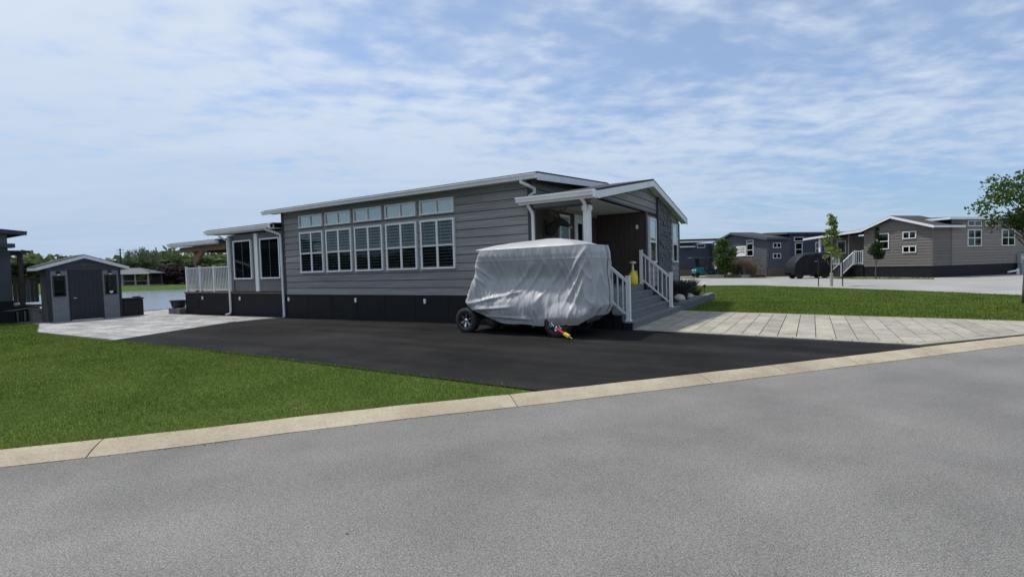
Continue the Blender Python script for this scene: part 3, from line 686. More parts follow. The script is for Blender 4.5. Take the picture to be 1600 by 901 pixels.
# side room behind brown wall
MB().box(UC, UG - .14, 14.99, V1, .1, 3.0).build('wall_core', 'backing', home)
wall_poly(FB, [(UC + .0, ZD - .02), (UG - .0, ZD - .02), (UG, 3.05), (UC, 3.05)], -.13, .0, 'porch_side_wall', 'brown', home)
k = 0
for u in np.arange(UC + .03, UG - .03, .148): MB().fbox(FB, u, min(u + .14, UG - .005), ZD, 3.05, .0, .012).build('wall_plank', 'brown', home)
wall_poly(FI, [(V0 + .0, ZD - .02), (14.85, ZD - .02), (14.85, 3.05), (V0, 3.05)], -.1, .002, 'porch_back_wall', 'brown', home)
for v in np.arange(V0 + .13, 14.8, .148): MB().fbox(FI, v, v + .14, ZD, 3.05, .002, .013).build('wall_plank', 'brown', home)
MB().fbox(FI, V0 - .02, V0 + .12, ZD - .1, 3.05, .003, .03).build('corner_trim', 'siding_y', home)
window(home, FI, 12.03, 12.66, 1.55, 2.87, 'hung', c=.03)
MB().fbox(FI, 13.07, 13.17, ZD, 2.95, .014, .05).fbox(FI, 14.07, 14.17, ZD, 2.95, .014, .05).fbox(FI, 13.17, 14.07, 2.85, 2.95, .014, .05).build('door_frame', 'white', home)
dr = MB().fbox(FI, 13.18, 14.06, ZD, 2.845, .014, .03).build('door', 'white', home)
MB().fbox(FI, 13.30, 13.94, 1.1, 2.70, .031, .036).build('pane', 'glass_dark', dr); MB().fbox(FI, 13.60, 13.64, 1.1, 2.70, .036, .042).build('glazing_bar', 'white', dr)
MB().tube([FI(13.25, 1.85, .03), FI(13.25, 1.85, .09)], .03, 10).build('handle', 'chrome', dr)
# porch post + fixtures
ps = MB(); ps.box(-4.515, -4.365, 10.60, 10.75, ZD, 2.86).box(-4.54, -4.34, 10.575, 10.775, ZD, ZD + .12).box(-4.535, -4.345, 10.58, 10.77, 2.74, 2.858).build('porch_post', 'white', home, bevel=.006)
MB().fbox(FB, -4.575, -4.515, 2.54, 2.66, .012, .05).build('wall_lamp', 'lamp_white', home)
def dspout(pts, parent, w=.075, d=.055):
    return MB().tube(pts, .042, 6).build('downspout', 'white', parent)
yv = V0 - .07
dspout([(-5.93, V0 - .40, 3.60), (-5.93, V0 - .38, 3.50), (-5.80, V0 - .24, 3.42), (-5.74, yv + .02, 3.36), (-5.74, yv, 3.26), (-5.86, yv, 3.20), (-5.90, yv, 3.16), (-5.90, yv - .1, 3.02), (-5.88, yv - .08, 2.96), (-5.82, yv, 2.80), (-5.80, yv, 2.72), (-5.80, yv, .06), (-5.80, yv - .12, .03)], home)
dspout([(-4.42, 10.27, 3.02), (-4.42, 10.30, 2.98), (-4.42, 10.42, 2.93), (-4.42, 10.50, 2.86), (-4.42, 10.54, 2.75)], home)
# skirt lights
for u in (-21.5, -18.76, -15.70, -12.27, -9.40, -7.0):
    zz = .58
    L = MB().fbox(FL, u - .03, u + .03, zz - .06, zz + .07, .008, .05).build('skirt_light', 'lamp_white', home); MB().fbox(FL, u - .026, u + .026, zz - .085, zz - .06, .01, .045).build('lens', 'glass_bright', L)

# ---------------- sunroom + covered deck (left)
US0 = -19.42
wall_poly(FL, [(US0, ZD), (UL, ZD), (UL, 3.02), (US0, 3.02)], -.12, 0, 'sunroom_wall', 'panel_grey', home)
MB().box(US0, UL, V0 + .13, 15.4, .2, 3.0).build('sunroom_core', 'backing', home)
wall_poly(Frame((US0, 0, 0), (0, 1, 0), (-1, 0, 0)), [(V0, ZD), (15.4, ZD), (15.4, 3.0), (V0, 3.0)], -.1, .004, 'sunroom_wall', 'panel_grey', home)
for a, b in ((US0 - .02, US0 + .12), (-19.14, -19.08), (-17.62, -17.42), (UL - .16, UL - .04)): MB().fbox(FL, a, b, ZD, 3.0, .0, .05).build('trim_post', 'white' if a in (-17.62, US0 - .02) else 'panel_grey', home)
window(home, FL, -19.0, -17.81, 1.32, 2.79, 'sunroom', tw=.05); window(home, FL, -17.25, -16.07, 1.32, 2.79, 'sunroom', tw=.05)
roof_slab('sunroom_roof', -20.3, UL + .0, V0 - .36, 3.26, 15.5, 3.56, .05, 'shingle', home)
MB().box(-20.28, UL - .02, V0 - .33, V0 + .05, 3.08, 3.10).build('soffit', 'soffit', home)
MB().box(-20.28, UL - .02, V0 - .345, V0 - .325, 3.06, 3.22).build('fascia', 'white', home); gutter(-20.3, UL - .03, V0 - .35, 3.22, home)
rake(-20.3, V0 - .35, 3.23, 15.5, 3.53, .16, home)
MB().box(UL - .14, UL - .03, V0 - .46, V0 - .30, 3.08, 3.24).build('gutter_end', 'white', home)
dspout([(-16.30, V0 - .41, 3.12), (-16.30, V0 - .38, 3.04), (-16.1, V0 - .2, 2.95), (-15.96, yv, 2.86), (-15.95, yv, 2.7), (-15.94, yv, -.02), (-15.94, yv - .05, -.05)], home)
dspout([(-19.36, V0 - .38, 2.98), (-19.36, yv, 2.82), (-19.36, yv, .08), (-19.38, yv - .02, .0), (-19.5, yv - .12, -.05)], home)
deck = thing('deck', (-21, 12.5, 0), 'raised dark skirted deck with wood boards at the lake end of the long grey home', 'deck')
wall_poly(FL, [(-22.95, -.28), (UL - .01, -.22), (UL - .01, ZD - .09), (-22.95, ZD - .09)], -.1, .004, 'skirting', 'skirt', deck)
MB().box(-22.95, -22.9, V0 + .1, 16, -.3, ZD - .09).build('skirting', 'skirt', deck)
k = 0
for v in np.arange(V0 - .03, V0 + 1.2, .145): MB().box(-23.0, UL - .18 if v < V0 + .0 else US0 - .02, v, v + .138 if v > V0 else V0 - .002, ZD - .085, ZD - .03 + .0).build('deck_board', 'deck_wood', deck)
MB().box(-22.94, US0 - .02, V0 + 1.3, 15.9, ZD - .085, ZD - .035).build('deck_floor', 'deck_wood', deck)
vt = MB()
for z in np.arange(.24, .5, .045): vt.fbox(FL, -22.62, -21.85, z, z + .022, .004, .02)
vt.build('vent', 'black_plastic', deck)
def railing(name, pts, zb, h, label, sp=.115, posts=None, cat='railing', mk='white', w=.06, group=None, skip=0):
    """pts: list of (x,y,zbase) along the run"""
    t = thing(name, pts[0], label, cat, group=group)
    for (p, q) in zip(pts[:-1], pts[1:]):
        p = Vector(p); q = Vector(q); L = (q - p).length; d = (q - p) / L
        MB().bar(p + Vector((0, 0, h)), q + Vector((0, 0, h)), w, .045).build('top_rail', mk, t)
        MB().bar(p + Vector((0, 0, .09)), q + Vector((0, 0, .09)), w * .7, .035).build('bottom_rail', mk, t)
        n = int(L / sp)
        for k in range(1, n):
            b = p + d * (L * k / n); MB().box(b.x - .013, b.x + .013, b.y - .013, b.y + .013, b.z + .09, b.z + h - .01).build('baluster', mk, t)
    for p in (posts or pts):
        MB().box(p[0] - .04, p[0] + .04, p[1] - .04, p[1] + .04, p[2], p[2] + h + .06).box(p[0] - .06, p[0] + .06, p[1] - .06, p[1] + .06, p[2], p[2] + .025).box(p[0] - .047, p[0] + .047, p[1] - .047, p[1] + .047, p[2] + h + .06, p[2] + h + .085).build('post', mk, t)
    return t
ry = V0 + .05
railing('deck_railing', [(-22.84, ry, ZD - .03), (-19.50, ry, ZD - .03)], 0, 1.0, 'white baluster railing along the front of the raised deck by the lake', .112, [(-22.84, ry, ZD - .03), (-21.74, ry, ZD - .03), (-20.64, ry, ZD - .03), (-19.52, ry, ZD - .03)])
pav = thing('deck_canopy', (-21.3, 12.5, ZD - .03), 'timber post canopy with white fascia roof over the deck', 'canopy')
roof_slab('roof', -23.3, -19.48, V0 - .36, 2.90, 15.5, 3.3, .05, 'shingle', pav)
MB().box(-23.28, -19.5, V0 - .345, V0 - .32, 2.72, 2.86).build('fascia', 'white', pav); gutter(-23.3, -19.5, V0 - .35, 2.87, pav)
rake(-23.3, V0 - .35, 2.88, 15.5, 3.28, .15, pav)
MB().box(-23.1, -19.5, V0 - .05, V0 + .12, 2.52, 2.72).build('beam', 'timber', pav)
MB().box(-22.98, -22.81, V0 + .13, 15.4, 2.52, 2.72).build('beam', 'timber', pav)
for x, y in ((-22.3, V0 + .16), (-22.3, 15.2)):
    MB().box(x - .11, x + .11, y - .0, y + .2, ZD - .03, 2.52).build('post', 'timber', pav)
br = MB(); P_ = [(-22.18, 1.98), (-22.0, 2.02), (-21.75, 2.2), (-21.45, 2.44), (-21.2, 2.52)]; Q_ = [(-22.18, 2.3), (-22.05, 2.32), (-21.9, 2.4), (-21.72, 2.5), (-21.65, 2.52)]
br.prism([(x, V0 + .02, z) for x, z in P_ + Q_[::-1]], [(x, V0 + .14, z) for x, z in P_ + Q_[::-1]]).build('brace', 'timber', pav)
for k in range(5): MB().box(-22.9, -19.5, V0 + .9 + k * .85, V0 + .98 + k * .85, 2.66 + k * .06, 2.78 + k * .065).build('rafter', 'timber', pav)

# step with planter at the lake end
stp = thing('stone_step', (-23.5, V0 - .1, -.13), 'low grey block step at the lake end of the deck', 'step')
for i in range(2):
    for j in range(2): MB().box(-23.95 + j * .48, -23.48 + j * .48, V0 - .25, V0 + .4, -.16 + i * .15, -.015 + i * .15).build('block', 'block', stp, bevel=.01)
pl = thing('plant_pot', (-23.6, V0 - .02, .14), 'black tapered plant pot standing on the block step', 'pot')
MB().lathe([(.10, 0), (.24, .02), (.30, .29), (.33, .29), (.33, .33), (.29, .33), (.27, .26), (.05, .26)], (-23.6, V0 - .0, .136), (0, 0, 1), 20).build('pot', 'black_plastic', pl, smooth=False)
MB().lathe([(.0, .262), (.265, .262), (.265, .268), (.0, .27)], (-23.6, V0 - .0, .136), (0, 0, 1), 12).build('soil', 'soil', pl)

# ---------------- porch floor, steps and rails
MB().box(UC + .02, -4.36, 10.62, 14.84, ZD - .045, ZD).build('porch_floor', 'composite', home)
steps = thing('porch_steps', (-3.85, 12.8, 0), 'wide grey composite steps leading up to the porch', 'steps')
fr = [-3.40, -3.64, -3.88, -4.12, -4.36]; rz_ = ZD / 5
for i in range(4):
    vr = 15.40 if i == 0 else 14.90; z1 = rz_ * (i + 1)
    for j in range(2):
        w_ = (fr[i] - fr[i + 1] + .0) / 2
        MB().box(fr[i] - w_ * (j + 1) + .004 + (0 if j else .0), fr[i] - w_ * j + (.03 if j == 0 else 0), 10.70, vr, z1 - .028, z1).build('tread_board', 'composite', steps)
    MB().box(fr[i] - .024, fr[i], 10.715, vr - .012, z1 - rz_ + .002, z1 - .029).build('riser', 'composite', steps)
    MB().box(fr[i + 1], fr[i] - .025, 10.715, 10.735, 0.0 - .02, z1 - .029).build('side_panel', 'skirt', steps)
    MB().box(fr[i + 1], fr[i] - .025, vr - .03, vr - .012, 0.0 - .02, z1 - .029).build('side_panel', 'composite', steps)
MB().box(-4.384, -4.36, 10.715, 14.84, rz_ * 4, ZD - .046).build('riser', 'composite', steps)
def stair_rail(v, label):
    t = thing('stair_railing', (-3.55, v, rz_), label, 'railing')
    lo = Vector((-3.55, v, rz_)); hi = Vector((-4.42, v, ZD)); h = .93
    for p in (lo, hi): MB().box(p.x - .045, p.x + .045, v - .045, v + .045, p.z, p.z + h + .08).box(p.x - .065, p.x + .065, v - .065, v + .065, p.z, p.z + .03).box(p.x - .052, p.x + .052, v - .052, v + .052, p.z + h + .08, p.z + h + .105).build('post', 'white', t)
    MB().bar(lo + Vector((-.04, 0, h - .02)), hi + Vector((.04, 0, h - .02)), .055, .06).build('top_rail', 'white', t)
    MB().bar(lo + Vector((-.04, 0, .14)), hi + Vector((.04, 0, .12)), .04, .045).build('bottom_rail', 'white', t)
    for k in range(1, 7):
        q = lo + (hi - lo) * (k / 7); MB().box(q.x - .014, q.x + .014, v - .014, v + .014, q.z + .12, q.z + h - .03).build('baluster', 'white', t)
stair_rail(10.84, 'white stair railing on the driveway side of the porch steps, behind the covered cart')
stair_rail(14.78, 'white stair railing on the flower bed side of the porch steps')

# sprayer on the porch
sp = thing('garden_sprayer', (-4.55, 14.35, ZD), 'yellow pump sprayer bottle standing on the porch by the railing', 'sprayer')
c0 = (-4.55, 14.35, ZD + .002)
MB().lathe([(.02, 0), (.135, .0), (.145, .03), (.15, .1), (.145, .25), (.12, .32), (.07, .37), (.05, .40), (.04, .41)], c0, (0, 0, 1), 20).build('tank', 'yellow_tank', sp, smooth=True)
MB().lathe([(.045, .40), (.05, .42), (.035, .45), (.028, .60), (.03, .62)], c0, (0, 0, 1), 14).build('pump', 'cream', sp, smooth=True)
MB().lathe([(.02, .61), (.085, .625), (.10, .65), (.09, .68), (.04, .69)], c0, (0, 0, 1), 16).build('handle', 'cream', sp, smooth=True)
MB().tube([(-4.55, 14.42, ZD + .36), (-4.5, 14.55, ZD + .40), (-4.5, 14.60, ZD + .30)], .02, 8).build('spout', 'cream', sp, smooth=True)

# deer head trophy on the back wall of the porch
dh = thing('deer_head_mount', (UC + .02, 11.3, 2.2), 'dark mounted deer head with antlers on the brown porch wall', 'trophy')
def skin_mesh(name, pts, edges, rad, m, parent, sub=2):
    me = bpy.data.meshes.new(name); rel = Vector(parent.location); me.from_pydata([tuple(Vector(p) - rel) for p in pts], edges, [])
    o = bpy.data.objects.new(name, me); COL.objects.link(o); o.parent = parent
    md = o.modifiers.new('skin', 'SKIN'); md.use_smooth_shade = True
    for i, r_ in enumerate(rad): me.skin_vertices[0].data[i].radius = (r_, r_)
    me.skin_vertices[0].data[0].use_root = True
    sb = o.modifiers.new('sub', 'SUBSURF'); sb.levels = sub; sb.render_levels = sub
    me.materials.append(MATS[m]); return o
hx = UC + .02
skin_mesh('head', [(hx, 11.34, 2.34), (hx + .14, 11.34, 2.42), (hx + .30, 11.33, 2.58), (hx + .38, 11.33, 2.62), (hx + .52, 11.34, 2.54), (hx + .64, 11.35, 2.46), (hx + .34, 11.20, 2.66), (hx + .32, 11.10, 2.70), (hx + .34, 11.46, 2.66), (hx + .32, 11.56, 2.70)], [(0, 1), (1, 2), (2, 3), (3, 4), (4, 5), (3, 6), (6, 7), (3, 8), (8, 9)], [.2, .17, .12, .105, .075, .05, .035, .02, .035, .02], 'deer_hide', dh)
MB().lathe([(.01, 0), (.035, .01), (.04, .04), (.02, .06)], (hx + .65, 11.35, 2.44), (.9, 0, -.4), 10).build('nose', 'dark_nose', dh, smooth=True)
MB().prism([(hx - .005, 11.34 + .24 * math.cos(a), 2.34 + .33 * math.sin(a)) for a in np.linspace(0, 2 * math.pi, 14)[:-1]], [(hx + .02, 11.34 + .24 * math.cos(a), 2.34 + .33 * math.sin(a)) for a in np.linspace(0, 2 * math.pi, 14)[:-1]]).build('plaque', 'dark_wood', dh)
for sg in (-1, 1):
    am = MB(); y0 = 11.33 + sg * .06
    main = [(hx + .36, y0, 2.70), (hx + .26, y0 + sg * .12, 2.80), (hx + .24, y0 + sg * .26, 2.88), (hx + .34, y0 + sg * .33, 2.95), (hx + .46, y0 + sg * .30, 2.99)]
    am.tube(main, [.024, .022, .02, .015, .006], 7)
    for i, (dx, dz) in ((1, (.04, .14)), (2, (.04, .15)), (3, (.02, .08))): am.tube([main[i], (main[i][0] + dx, main[i][1] + sg * .02, main[i][2] + dz)], [.015, .004], 6)
    am.build('antler', 'antler', dh, smooth=True)

# ---------------- flower bed
bed = thing('flower_bed', (-3.8, 18.2, 0), 'low grey block raised bed along the home beside the porch steps', 'planter')
for i in range(2):
    v = 15.42
    while v < 21.4:
        L_ = min(.40, 21.4 - v); MB().box(-3.62 + i * .006, -3.40 + i * .006, v + .003, v + L_ - .003, i * .115 - .02 * (1 - i), .108 + i * .115).build('block', 'block', bed, bevel=.008); v += .40
    for u in (-4.24, -3.92):
        MB().box(u, u + .30, 15.42 + i * .003, 15.62, i * .115 - .02 * (1 - i), .108 + i * .115).build('block', 'block', bed, bevel=.008)
MB().box(-4.27, -3.615, 15.62, 21.4, -.02, .16).build('soil', 'soil', bed)
MB().box(-4.27, -3.42, 21.4, 21.6, -.02, .2).build('end_block', 'block', bed)

# ================================================================== COVERED CART
cart = thing('covered_golf_cart', (-5.1, 9.62, 0), 'golf cart under a silver grey fabric cover parked in front of the porch', 'golf cart')
def cover_mesh():
    nt_, nl = 600, 112
    a_, b_, r_ = 1.6, .62, .13; ring = []; nn = []          # rounded rectangle, evenly spaced
    for (ox, oy, a0) in ((a_ - r_, b_ - r_, 0), (-a_ + r_, b_ - r_, 90), (-a_ + r_, -b_ + r_, 180), (a_ - r_, -b_ + r_, 270)):
        for k in range(13): an = R(a0 + 90 * k / 12); ring.append((ox + r_ * math.cos(an), oy + r_ * math.sin(an))); nn.append((math.cos(an), math.sin(an)))
    ring.append(ring[0]); nn.append(nn[0]); ring = np.array(ring); nn = np.array(nn)
    cum = np.concatenate([[0], np.cumsum(np.linalg.norm(np.diff(ring, axis=0), axis=1))]); sp_ = np.linspace(0, cum[-1], nt_, endpoint=False)
    p = np.interp(sp_, cum, ring[:, 0]) / a_; q = np.interp(sp_, cum, ring[:, 1]) / b_
    nrm = np.stack([np.interp(sp_, cum, nn[:, 0]), np.interp(sp_, cum, nn[:, 1])], 1); nrm /= np.linalg.norm(nrm, axis=1)[:, None]; th = np.linspace(0, 2 * np.pi, nt_, endpoint=False)
    zb_u = [-6.9, -6.6, -6.2, -5.85, -5.5, -4.9, -4.2, -3.9, -3.69]; zb_z = [.68, .52, .36, .27, .24, .235, .25, .29, .42]
    V = []; 
    for j in range(nl + 1):
        t = j / nl
        ztop = 1.875 + .012 * p
        ub = -6.85 + (p + 1) / 2 * (6.85 - 3.69)
        zb = np.interp(ub, zb_u, zb_z) + .012 * np.sin(th * 9)
        z = ztop + t * (zb - ztop)
        uL = np.interp(t, [0, .12, .5, .75, .93, 1], [-6.43, -6.47, -6.56, -6.70, -6.84, -6.78])
        uR = np.interp(t, [0, .1, .5, .85, 1], [-3.74, -3.71, -3.72, -3.69, -3.78])
        hv = np.interp(t, [0, .1, .4, .7, .9, 1], [.60, .615, .60, .645, .66, .62])
        u = uL + (p + 1) / 2 * (uR - uL); v = 9.63 + q * hv
        d = np.zeros(nt_)
        for i in range(nt_):
            U, Z = u[i], z[i]
            env = min(1, t * 5) * min(1, (1 - t) * 8 + .25)
            n1 = noise.noise(Vector((U * 5.5 + Z * 1.3, Z * .9, v[i] * 3)))
            n2 = noise.noise(Vector((U * 13 - Z * 3.5, Z * 2.2, v[i] * 7 + 4)))
            rid = (1 - abs(n1) * 2.2); rid = max(rid, 0) ** 3
            x = .030 * rid * env + .014 * n2 * env
            n3 = noise.noise(Vector((U * 2.0 + 3, Z * 2.2, 9)))
            x += .022 * n3 * env
            if abs(q[i]) > .5:
                w = min(1, max(0, (U + 6.45) / .35)) * min(1, max(0, (-3.95 - U) / .4))
                x -= .15 * math.exp(-((Z - 1.20) / .34) ** 2) * w           # cloth sagging in below the roof edge
                for (hu, hz, ru, rz, am) in ((-5.66, .62, .42, .30, .10), (-5.0, .70, .34, .32, .09), (-4.22, .46, .52, .30, .11), (-6.30, .60, .30, .18, .06)):
                    r2 = ((U - hu) / ru) ** 2 + ((Z - hz) / rz) ** 2
                    x += am * max(0, 1 - r2) ** 1.6 if r2 < 1 else 0
                # taut diagonal folds between the roof and the humps
                for (ax, az, bx, bz, wd, am) in ((-5.05, 1.50, -5.75, .72, .06, .035), (-4.75, 1.55, -5.30, .80, .05, .03), (-4.35, 1.45, -4.95, .70, .06, .03), (-3.80, 1.80, -4.40, .95, .05, .045), (-3.80, 1.55, -4.30, .62, .05, .04), (-3.82, 1.25, -4.15, .40, .05, .035), (-5.30, .95, -6.70, .66, .05, .045), (-5.5, .62, -6.75, .52, .04, .03), (-5.0, .36, -6.2, .40, .03, .025), (-6.45, 1.5, -6.1, 1.2, .04, .03), (-6.5, 1.3, -6.2, 1.05, .04, .03)):
                    dx, dz = bx - ax, bz - az; L2 = dx * dx + dz * dz; tt = max(0, min(1, ((U - ax) * dx + (Z - az) * dz) / L2))
                    dd = math.hypot(U - ax - tt * dx, Z - az - tt * dz); dd += .02 * n2
                    x += 1.25 * am * max(0, 1 - dd / (wd * 1.5)) ** 1.3 * math.sin(math.pi * (.12 + .76 * tt))
            if Z > 1.60 and Z < 1.635: x += .006
            d[i] = x
        u = u + nrm[:, 0] * d; v = v + nrm[:, 1] * d
        V.append(np.stack([u, v, z], 1))
    top = []
    for sc in (.985, .95, .88, .78, .65, .5, .32, .15):
        u = -5.085 + (V[0][:, 0] + 4.905) * sc; v = 9.63 + (V[0][:, 1] - 9.63) * sc
        zt = 1.875 + .012 * p + .19 * (1 - sc ** 2.6) * (1 - .25 * ((u + 4.2) / 2.2) ** 2 * (u < -4.2)) + np.array([.008 * noise.noise(Vector((a * 4, b * 4, 3))) for a, b in zip(u, v)])
        top.append(np.stack([u, v, zt], 1))
    rows = top[::-1] + V; A = np.concatenate(rows + [np.array([[-5.085, 9.63, rows[0][:, 2].mean() + .003]])]); nr = len(rows)
    F = [(i * nt_ + k, (i + 1) * nt_ + k, (i + 1) * nt_ + (k + 1) % nt_, i * nt_ + (k + 1) % nt_) for i in range(nr - 1) for k in range(nt_)]
    ci = len(A) - 1
    me = bpy.data.meshes.new('cover'); me.from_pydata((A - np.array([-5.1, 9.62, 0])).tolist(), [], F + [(ci, k, (k + 1) % nt_) for k in range(nt_)])
    me.polygons.foreach_set('use_smooth', [True] * len(me.polygons)); me.materials.append(MATS['cover'])
    lo_, hi_ = 8 * nt_, 9 * nt_                      # sewn edge between roof panel and sides
    sh_ = me.attributes.new('sharp_edge', 'BOOLEAN', 'EDGE'); sh_.data.foreach_set('value', [lo_ <= e_.vertices[0] < hi_ and lo_ <= e_.vertices[1] < hi_ for e_ in me.edges])
    return me, V
cme, cV = cover_mesh(); cov_o = link('cover', cme, cart)
idx = min(range(600), key=lambda i: abs(cV[40][i][0] + 3.72) + abs(cV[40][i][1] - 9.95) * .7)
MB().tube([tuple(cV[j][idx] + np.array([.006, -.002, 0])) for j in range(1, 110, 3)], .006, 5).build('seam', 'black_plastic', cov_o)
# chassis
MB().box(-6.75, -3.9, 9.25, 10.0, .30, .48).box(-6.85, -6.68, 9.0, 10.25, .25, .31).box(-4.55, -4.37, 9.0, 10.25, .25, .31).box(-6.2, -4.9, 9.12, 10.14, .33, .42).build('chassis', 'black_plastic', cart)
def wheel(cxu, cvv, parent, sgn, r=.285, w=.22, frontal=True):
    o = (cxu, cvv, r); ax = (0, sgn, 0)
    pr_ = [(r * .56, -w * .45), (r * .74, -w * .5), (r * .92, -w * .48), (r * .99, -w * .38), (r, -w * .2), (r, w * .2), (r * .99, w * .38), (r * .92, w * .48), (r * .74, w * .5), (r * .60, w * .46), (r * .56, w * .40), (r * .5, -w * .2)]
    wh = MB().lathe(pr_, o, ax, 36).build('wheel', 'rubber', parent, smooth=True)
    td = MB()
    for k in range(28):
        a = 2 * math.pi * k / 28
        for off in (-.28, .05, .34):
            aa = a + off * .3; c_ = Vector((cxu + math.cos(aa) * r * .995, cvv + off * w * .8, r + math.sin(aa) * r * .995)); t_ = Vector((-math.sin(aa), 0, math.cos(aa)))
            td.bar(c_ - t_ * .017, c_ + t_ * .017, .05, .018, upv=(math.cos(aa), 0, math.sin(aa)))
    td.build('tread', 'rubber', wh)
    MB().lathe([(.0, -w * .1), (r * .57, -w * .1), (r * .57, w * .25), (r * .60, w * .40), (r * .56, w * .42), (r * .53, w * .2), (r * .2, w * .12), (0, w * .12)], o, ax, 30).build('rim', 'rim_black', wh, smooth=False)
    sp_ = MB()
    for k in range(6):
        a = 2 * math.pi * k / 6 + .3; a2 = a + .16
        for b in (a, a2):
            p0 = Vector(o) + Vector(ax) * w * .26 + Vector((math.cos(a + .08), 0, math.sin(a + .08))) * r * .12; p1 = Vector(o) + Vector(ax) * w * .33 + Vector((math.cos(b), 0, math.sin(b))) * r * .52
            sp_.bar(p0, p1, .022, .014, upv=(0, 1, 0))
    sp_.build('spokes', 'chrome', wh)
    MB().lathe([(r * .0, w * .25), (r * .15, w * .25), (r * .15, w * .32), (r * .06, w * .36), (0, w * .36)], o, ax, 14).build('hub_cap', 'chrome', wh)
    return wh
wheel(-6.77, 9.06, cart, -1); wheel(-4.46, 9.06, cart, -1); wheel(-6.77, 10.2, cart, 1); wheel(-4.46, 10.2, cart, 1)
lk = thing('wheel_lock', (-4.2, 8.82, 0), 'red and yellow wheel lock hanging at the front wheel of the covered cart', 'lock')
a = Vector((-4.40, 8.84, .215)); b = Vector((-4.02, 8.78, .035))
MB().bar(a, a + (b - a) * .55, .05, .045).build('arm', 'red', lk, bevel=.008); MB().bar(a + (b - a) * .5, a + (b - a) * .82, .075, .06).build('body', 'yellow', lk, bevel=.01)
MB().tube([a + (b - a) * .8, b], .012, 8).build('pin', 'chrome', lk); MB().tube([a + Vector((-.06, .02, .03)), a + Vector((-.12, .04, .10)), a + Vector((-.17, .05, .06)), a + Vector((-.2, .05, -.02))], .014, 8).build('hook', 'chrome', lk)

# ================================================================== SHED
SU, SZ = -24.9, -.145
shed = thing('garden_shed', (-26.1, 7.84, SZ), 'small grey garden shed with dark double width door and white gable trim', 'shed')
FS = Frame((SU, 0, 0), (0, 1, 0), (1, 0, 0))
wall_poly(FS, [(6.68, SZ), (9.0, SZ), (9.0, 1.95), (7.82, 2.32), (6.68, 1.95)], -.08, 0, 'front_wall', 'shed_dark', shed)
MB().box(SU - .8, SU - .085, 6.70, 8.98, SZ, 1.93).build('body', 'shed_dark', shed)
for a0, a1 in ((6.79, 7.29), (8.41, 8.94)):
    MB().fbox(FS, a0, a1, SZ + .02, 1.84, .0, .022).build('panel', 'shed_grey', shed)
    w = MB().fbox(FS, a0 + .05, a1 - .06, .84, 1.66, .022, .04).build('window', 'door_dark', shed); MB().fbox(FS, a0 + .09, a1 - .10, .88, 1.62, .04, .043).build('pane', 'glass_dark', w)
for a_, b_ in ((6.66, 6.78), (8.945, 9.03)): MB().fbox(FS, a_, b_, SZ, 1.95, .0, .035).build('corner_post', 'door_dark', shed)
dr = MB().fbox(FS, 7.34, 8.36, SZ + .05, 1.86, .0, .03).build('door', 'door_dark', shed)
for k in range(7): MB().fbox(FS, 7.35 + k * .144, 7.35 + k * .144 + .137, SZ + .06, 1.85, .03, .037).build('plank', 'door_dark', dr)
MB().tube([FS(7.44, .76, .037), FS(7.44, .76, .09)], .035, 10).tube([FS(7.44, .76, .085), FS(7.53, .76, .085)], .014, 8).build('handle', 'chrome', dr)
MB().fbox(FS, 7.36, 8.34, SZ + .0, SZ + .045, .0, .06).build('threshold', 'white', shed)
MB().fbox(FS, 6.70, 8.98, 1.87, 1.94, .0, .04).build('header', 'shed_dark', shed)
for v in (7.02, 8.65):
    L = MB().lathe([(.0, 0), (.05, 0), (.05, .05), (.07, .07), (.07, .10), (.0, .12)], FS(v, 1.71, .03), (0, 0, 1), 12).build('wall_lamp', 'black_plastic', shed); MB().lathe([(.0, -.05), (.045, -.04), (.05, 0), (.0, .0)], FS(v, 1.71, .07), (0, 0, 1), 12).build('globe', 'lamp_white', L, smooth=True)
MB().fbox(FS, 7.70, 7.92, 2.07, 2.085, .0, .03).fbox(FS, 7.795, 7.825, 2.02, 2.12, .0, .028).build('ornament', 'neigh_light', shed)
hp = [(0, -.06), (.05, -.015), (.07, .02), (.05, .045), (.02, .045), (0, .025), (-.02, .045), (-.05, .045), (-.07, .02), (-.05, -.015)]
MB().prism([FS(8.67 + x, .94 + y, .043) for x, y in hp], [FS(8.67 + x, .94 + y, .05) for x, y in hp]).build('heart_sticker', 'lamp_white', shed)
for va, vb in ((6.38, 7.82), (9.30, 7.822)):
    roof_slab('roof', SU - .95, SU + .14, va, 2.01, vb, 2.48, .04, 'shingle', shed); rake(SU + .12, va, 1.985, vb, 2.455, .125, shed)
    MB().hexa([(SU + .01, va + (.05 if va < 7 else -.05), 1.9), (SU + .12, va + (.05 if va < 7 else -.05), 1.9), (SU + .12, vb, 2.36), (SU + .01, vb, 2.36)], [(SU + .01, va + (.05 if va < 7 else -.05), 1.915), (SU + .12, va + (.05 if va < 7 else -.05), 1.915), (SU + .12, vb, 2.375), (SU + .01, vb, 2.375)]).build('soffit', 'soffit', shed)
    MB().box(SU - .93, SU + .12, min(va, va + .02), max(va, va + .02), 1.86, 1.985).build('eave_fascia', 'white', shed)
db = thing('deck_box', (-25.1, 9.45, SZ), 'black storage deck box standing against the garden shed', 'box')
MB().box(SU - .5, SU + .02, 9.06, 9.80, SZ, .58).build('bin', 'black_plastic', db, bevel=.02); MB().box(SU - .53, SU + .05, 9.03, 9.83, .585, .645).build('lid', 'black_plastic', db, bevel=.015)
for k in range(3): MB().box(SU + .02, SU + .03, 9.12, 9.74, .0 + k * .17, .1 + k * .17).build('rib', 'black_plastic', db)
MB().box(SU - .3, SU - .05, 9.5, 9.75, .646, .70).build('cushion', 'black_plastic', db, bevel=.02)

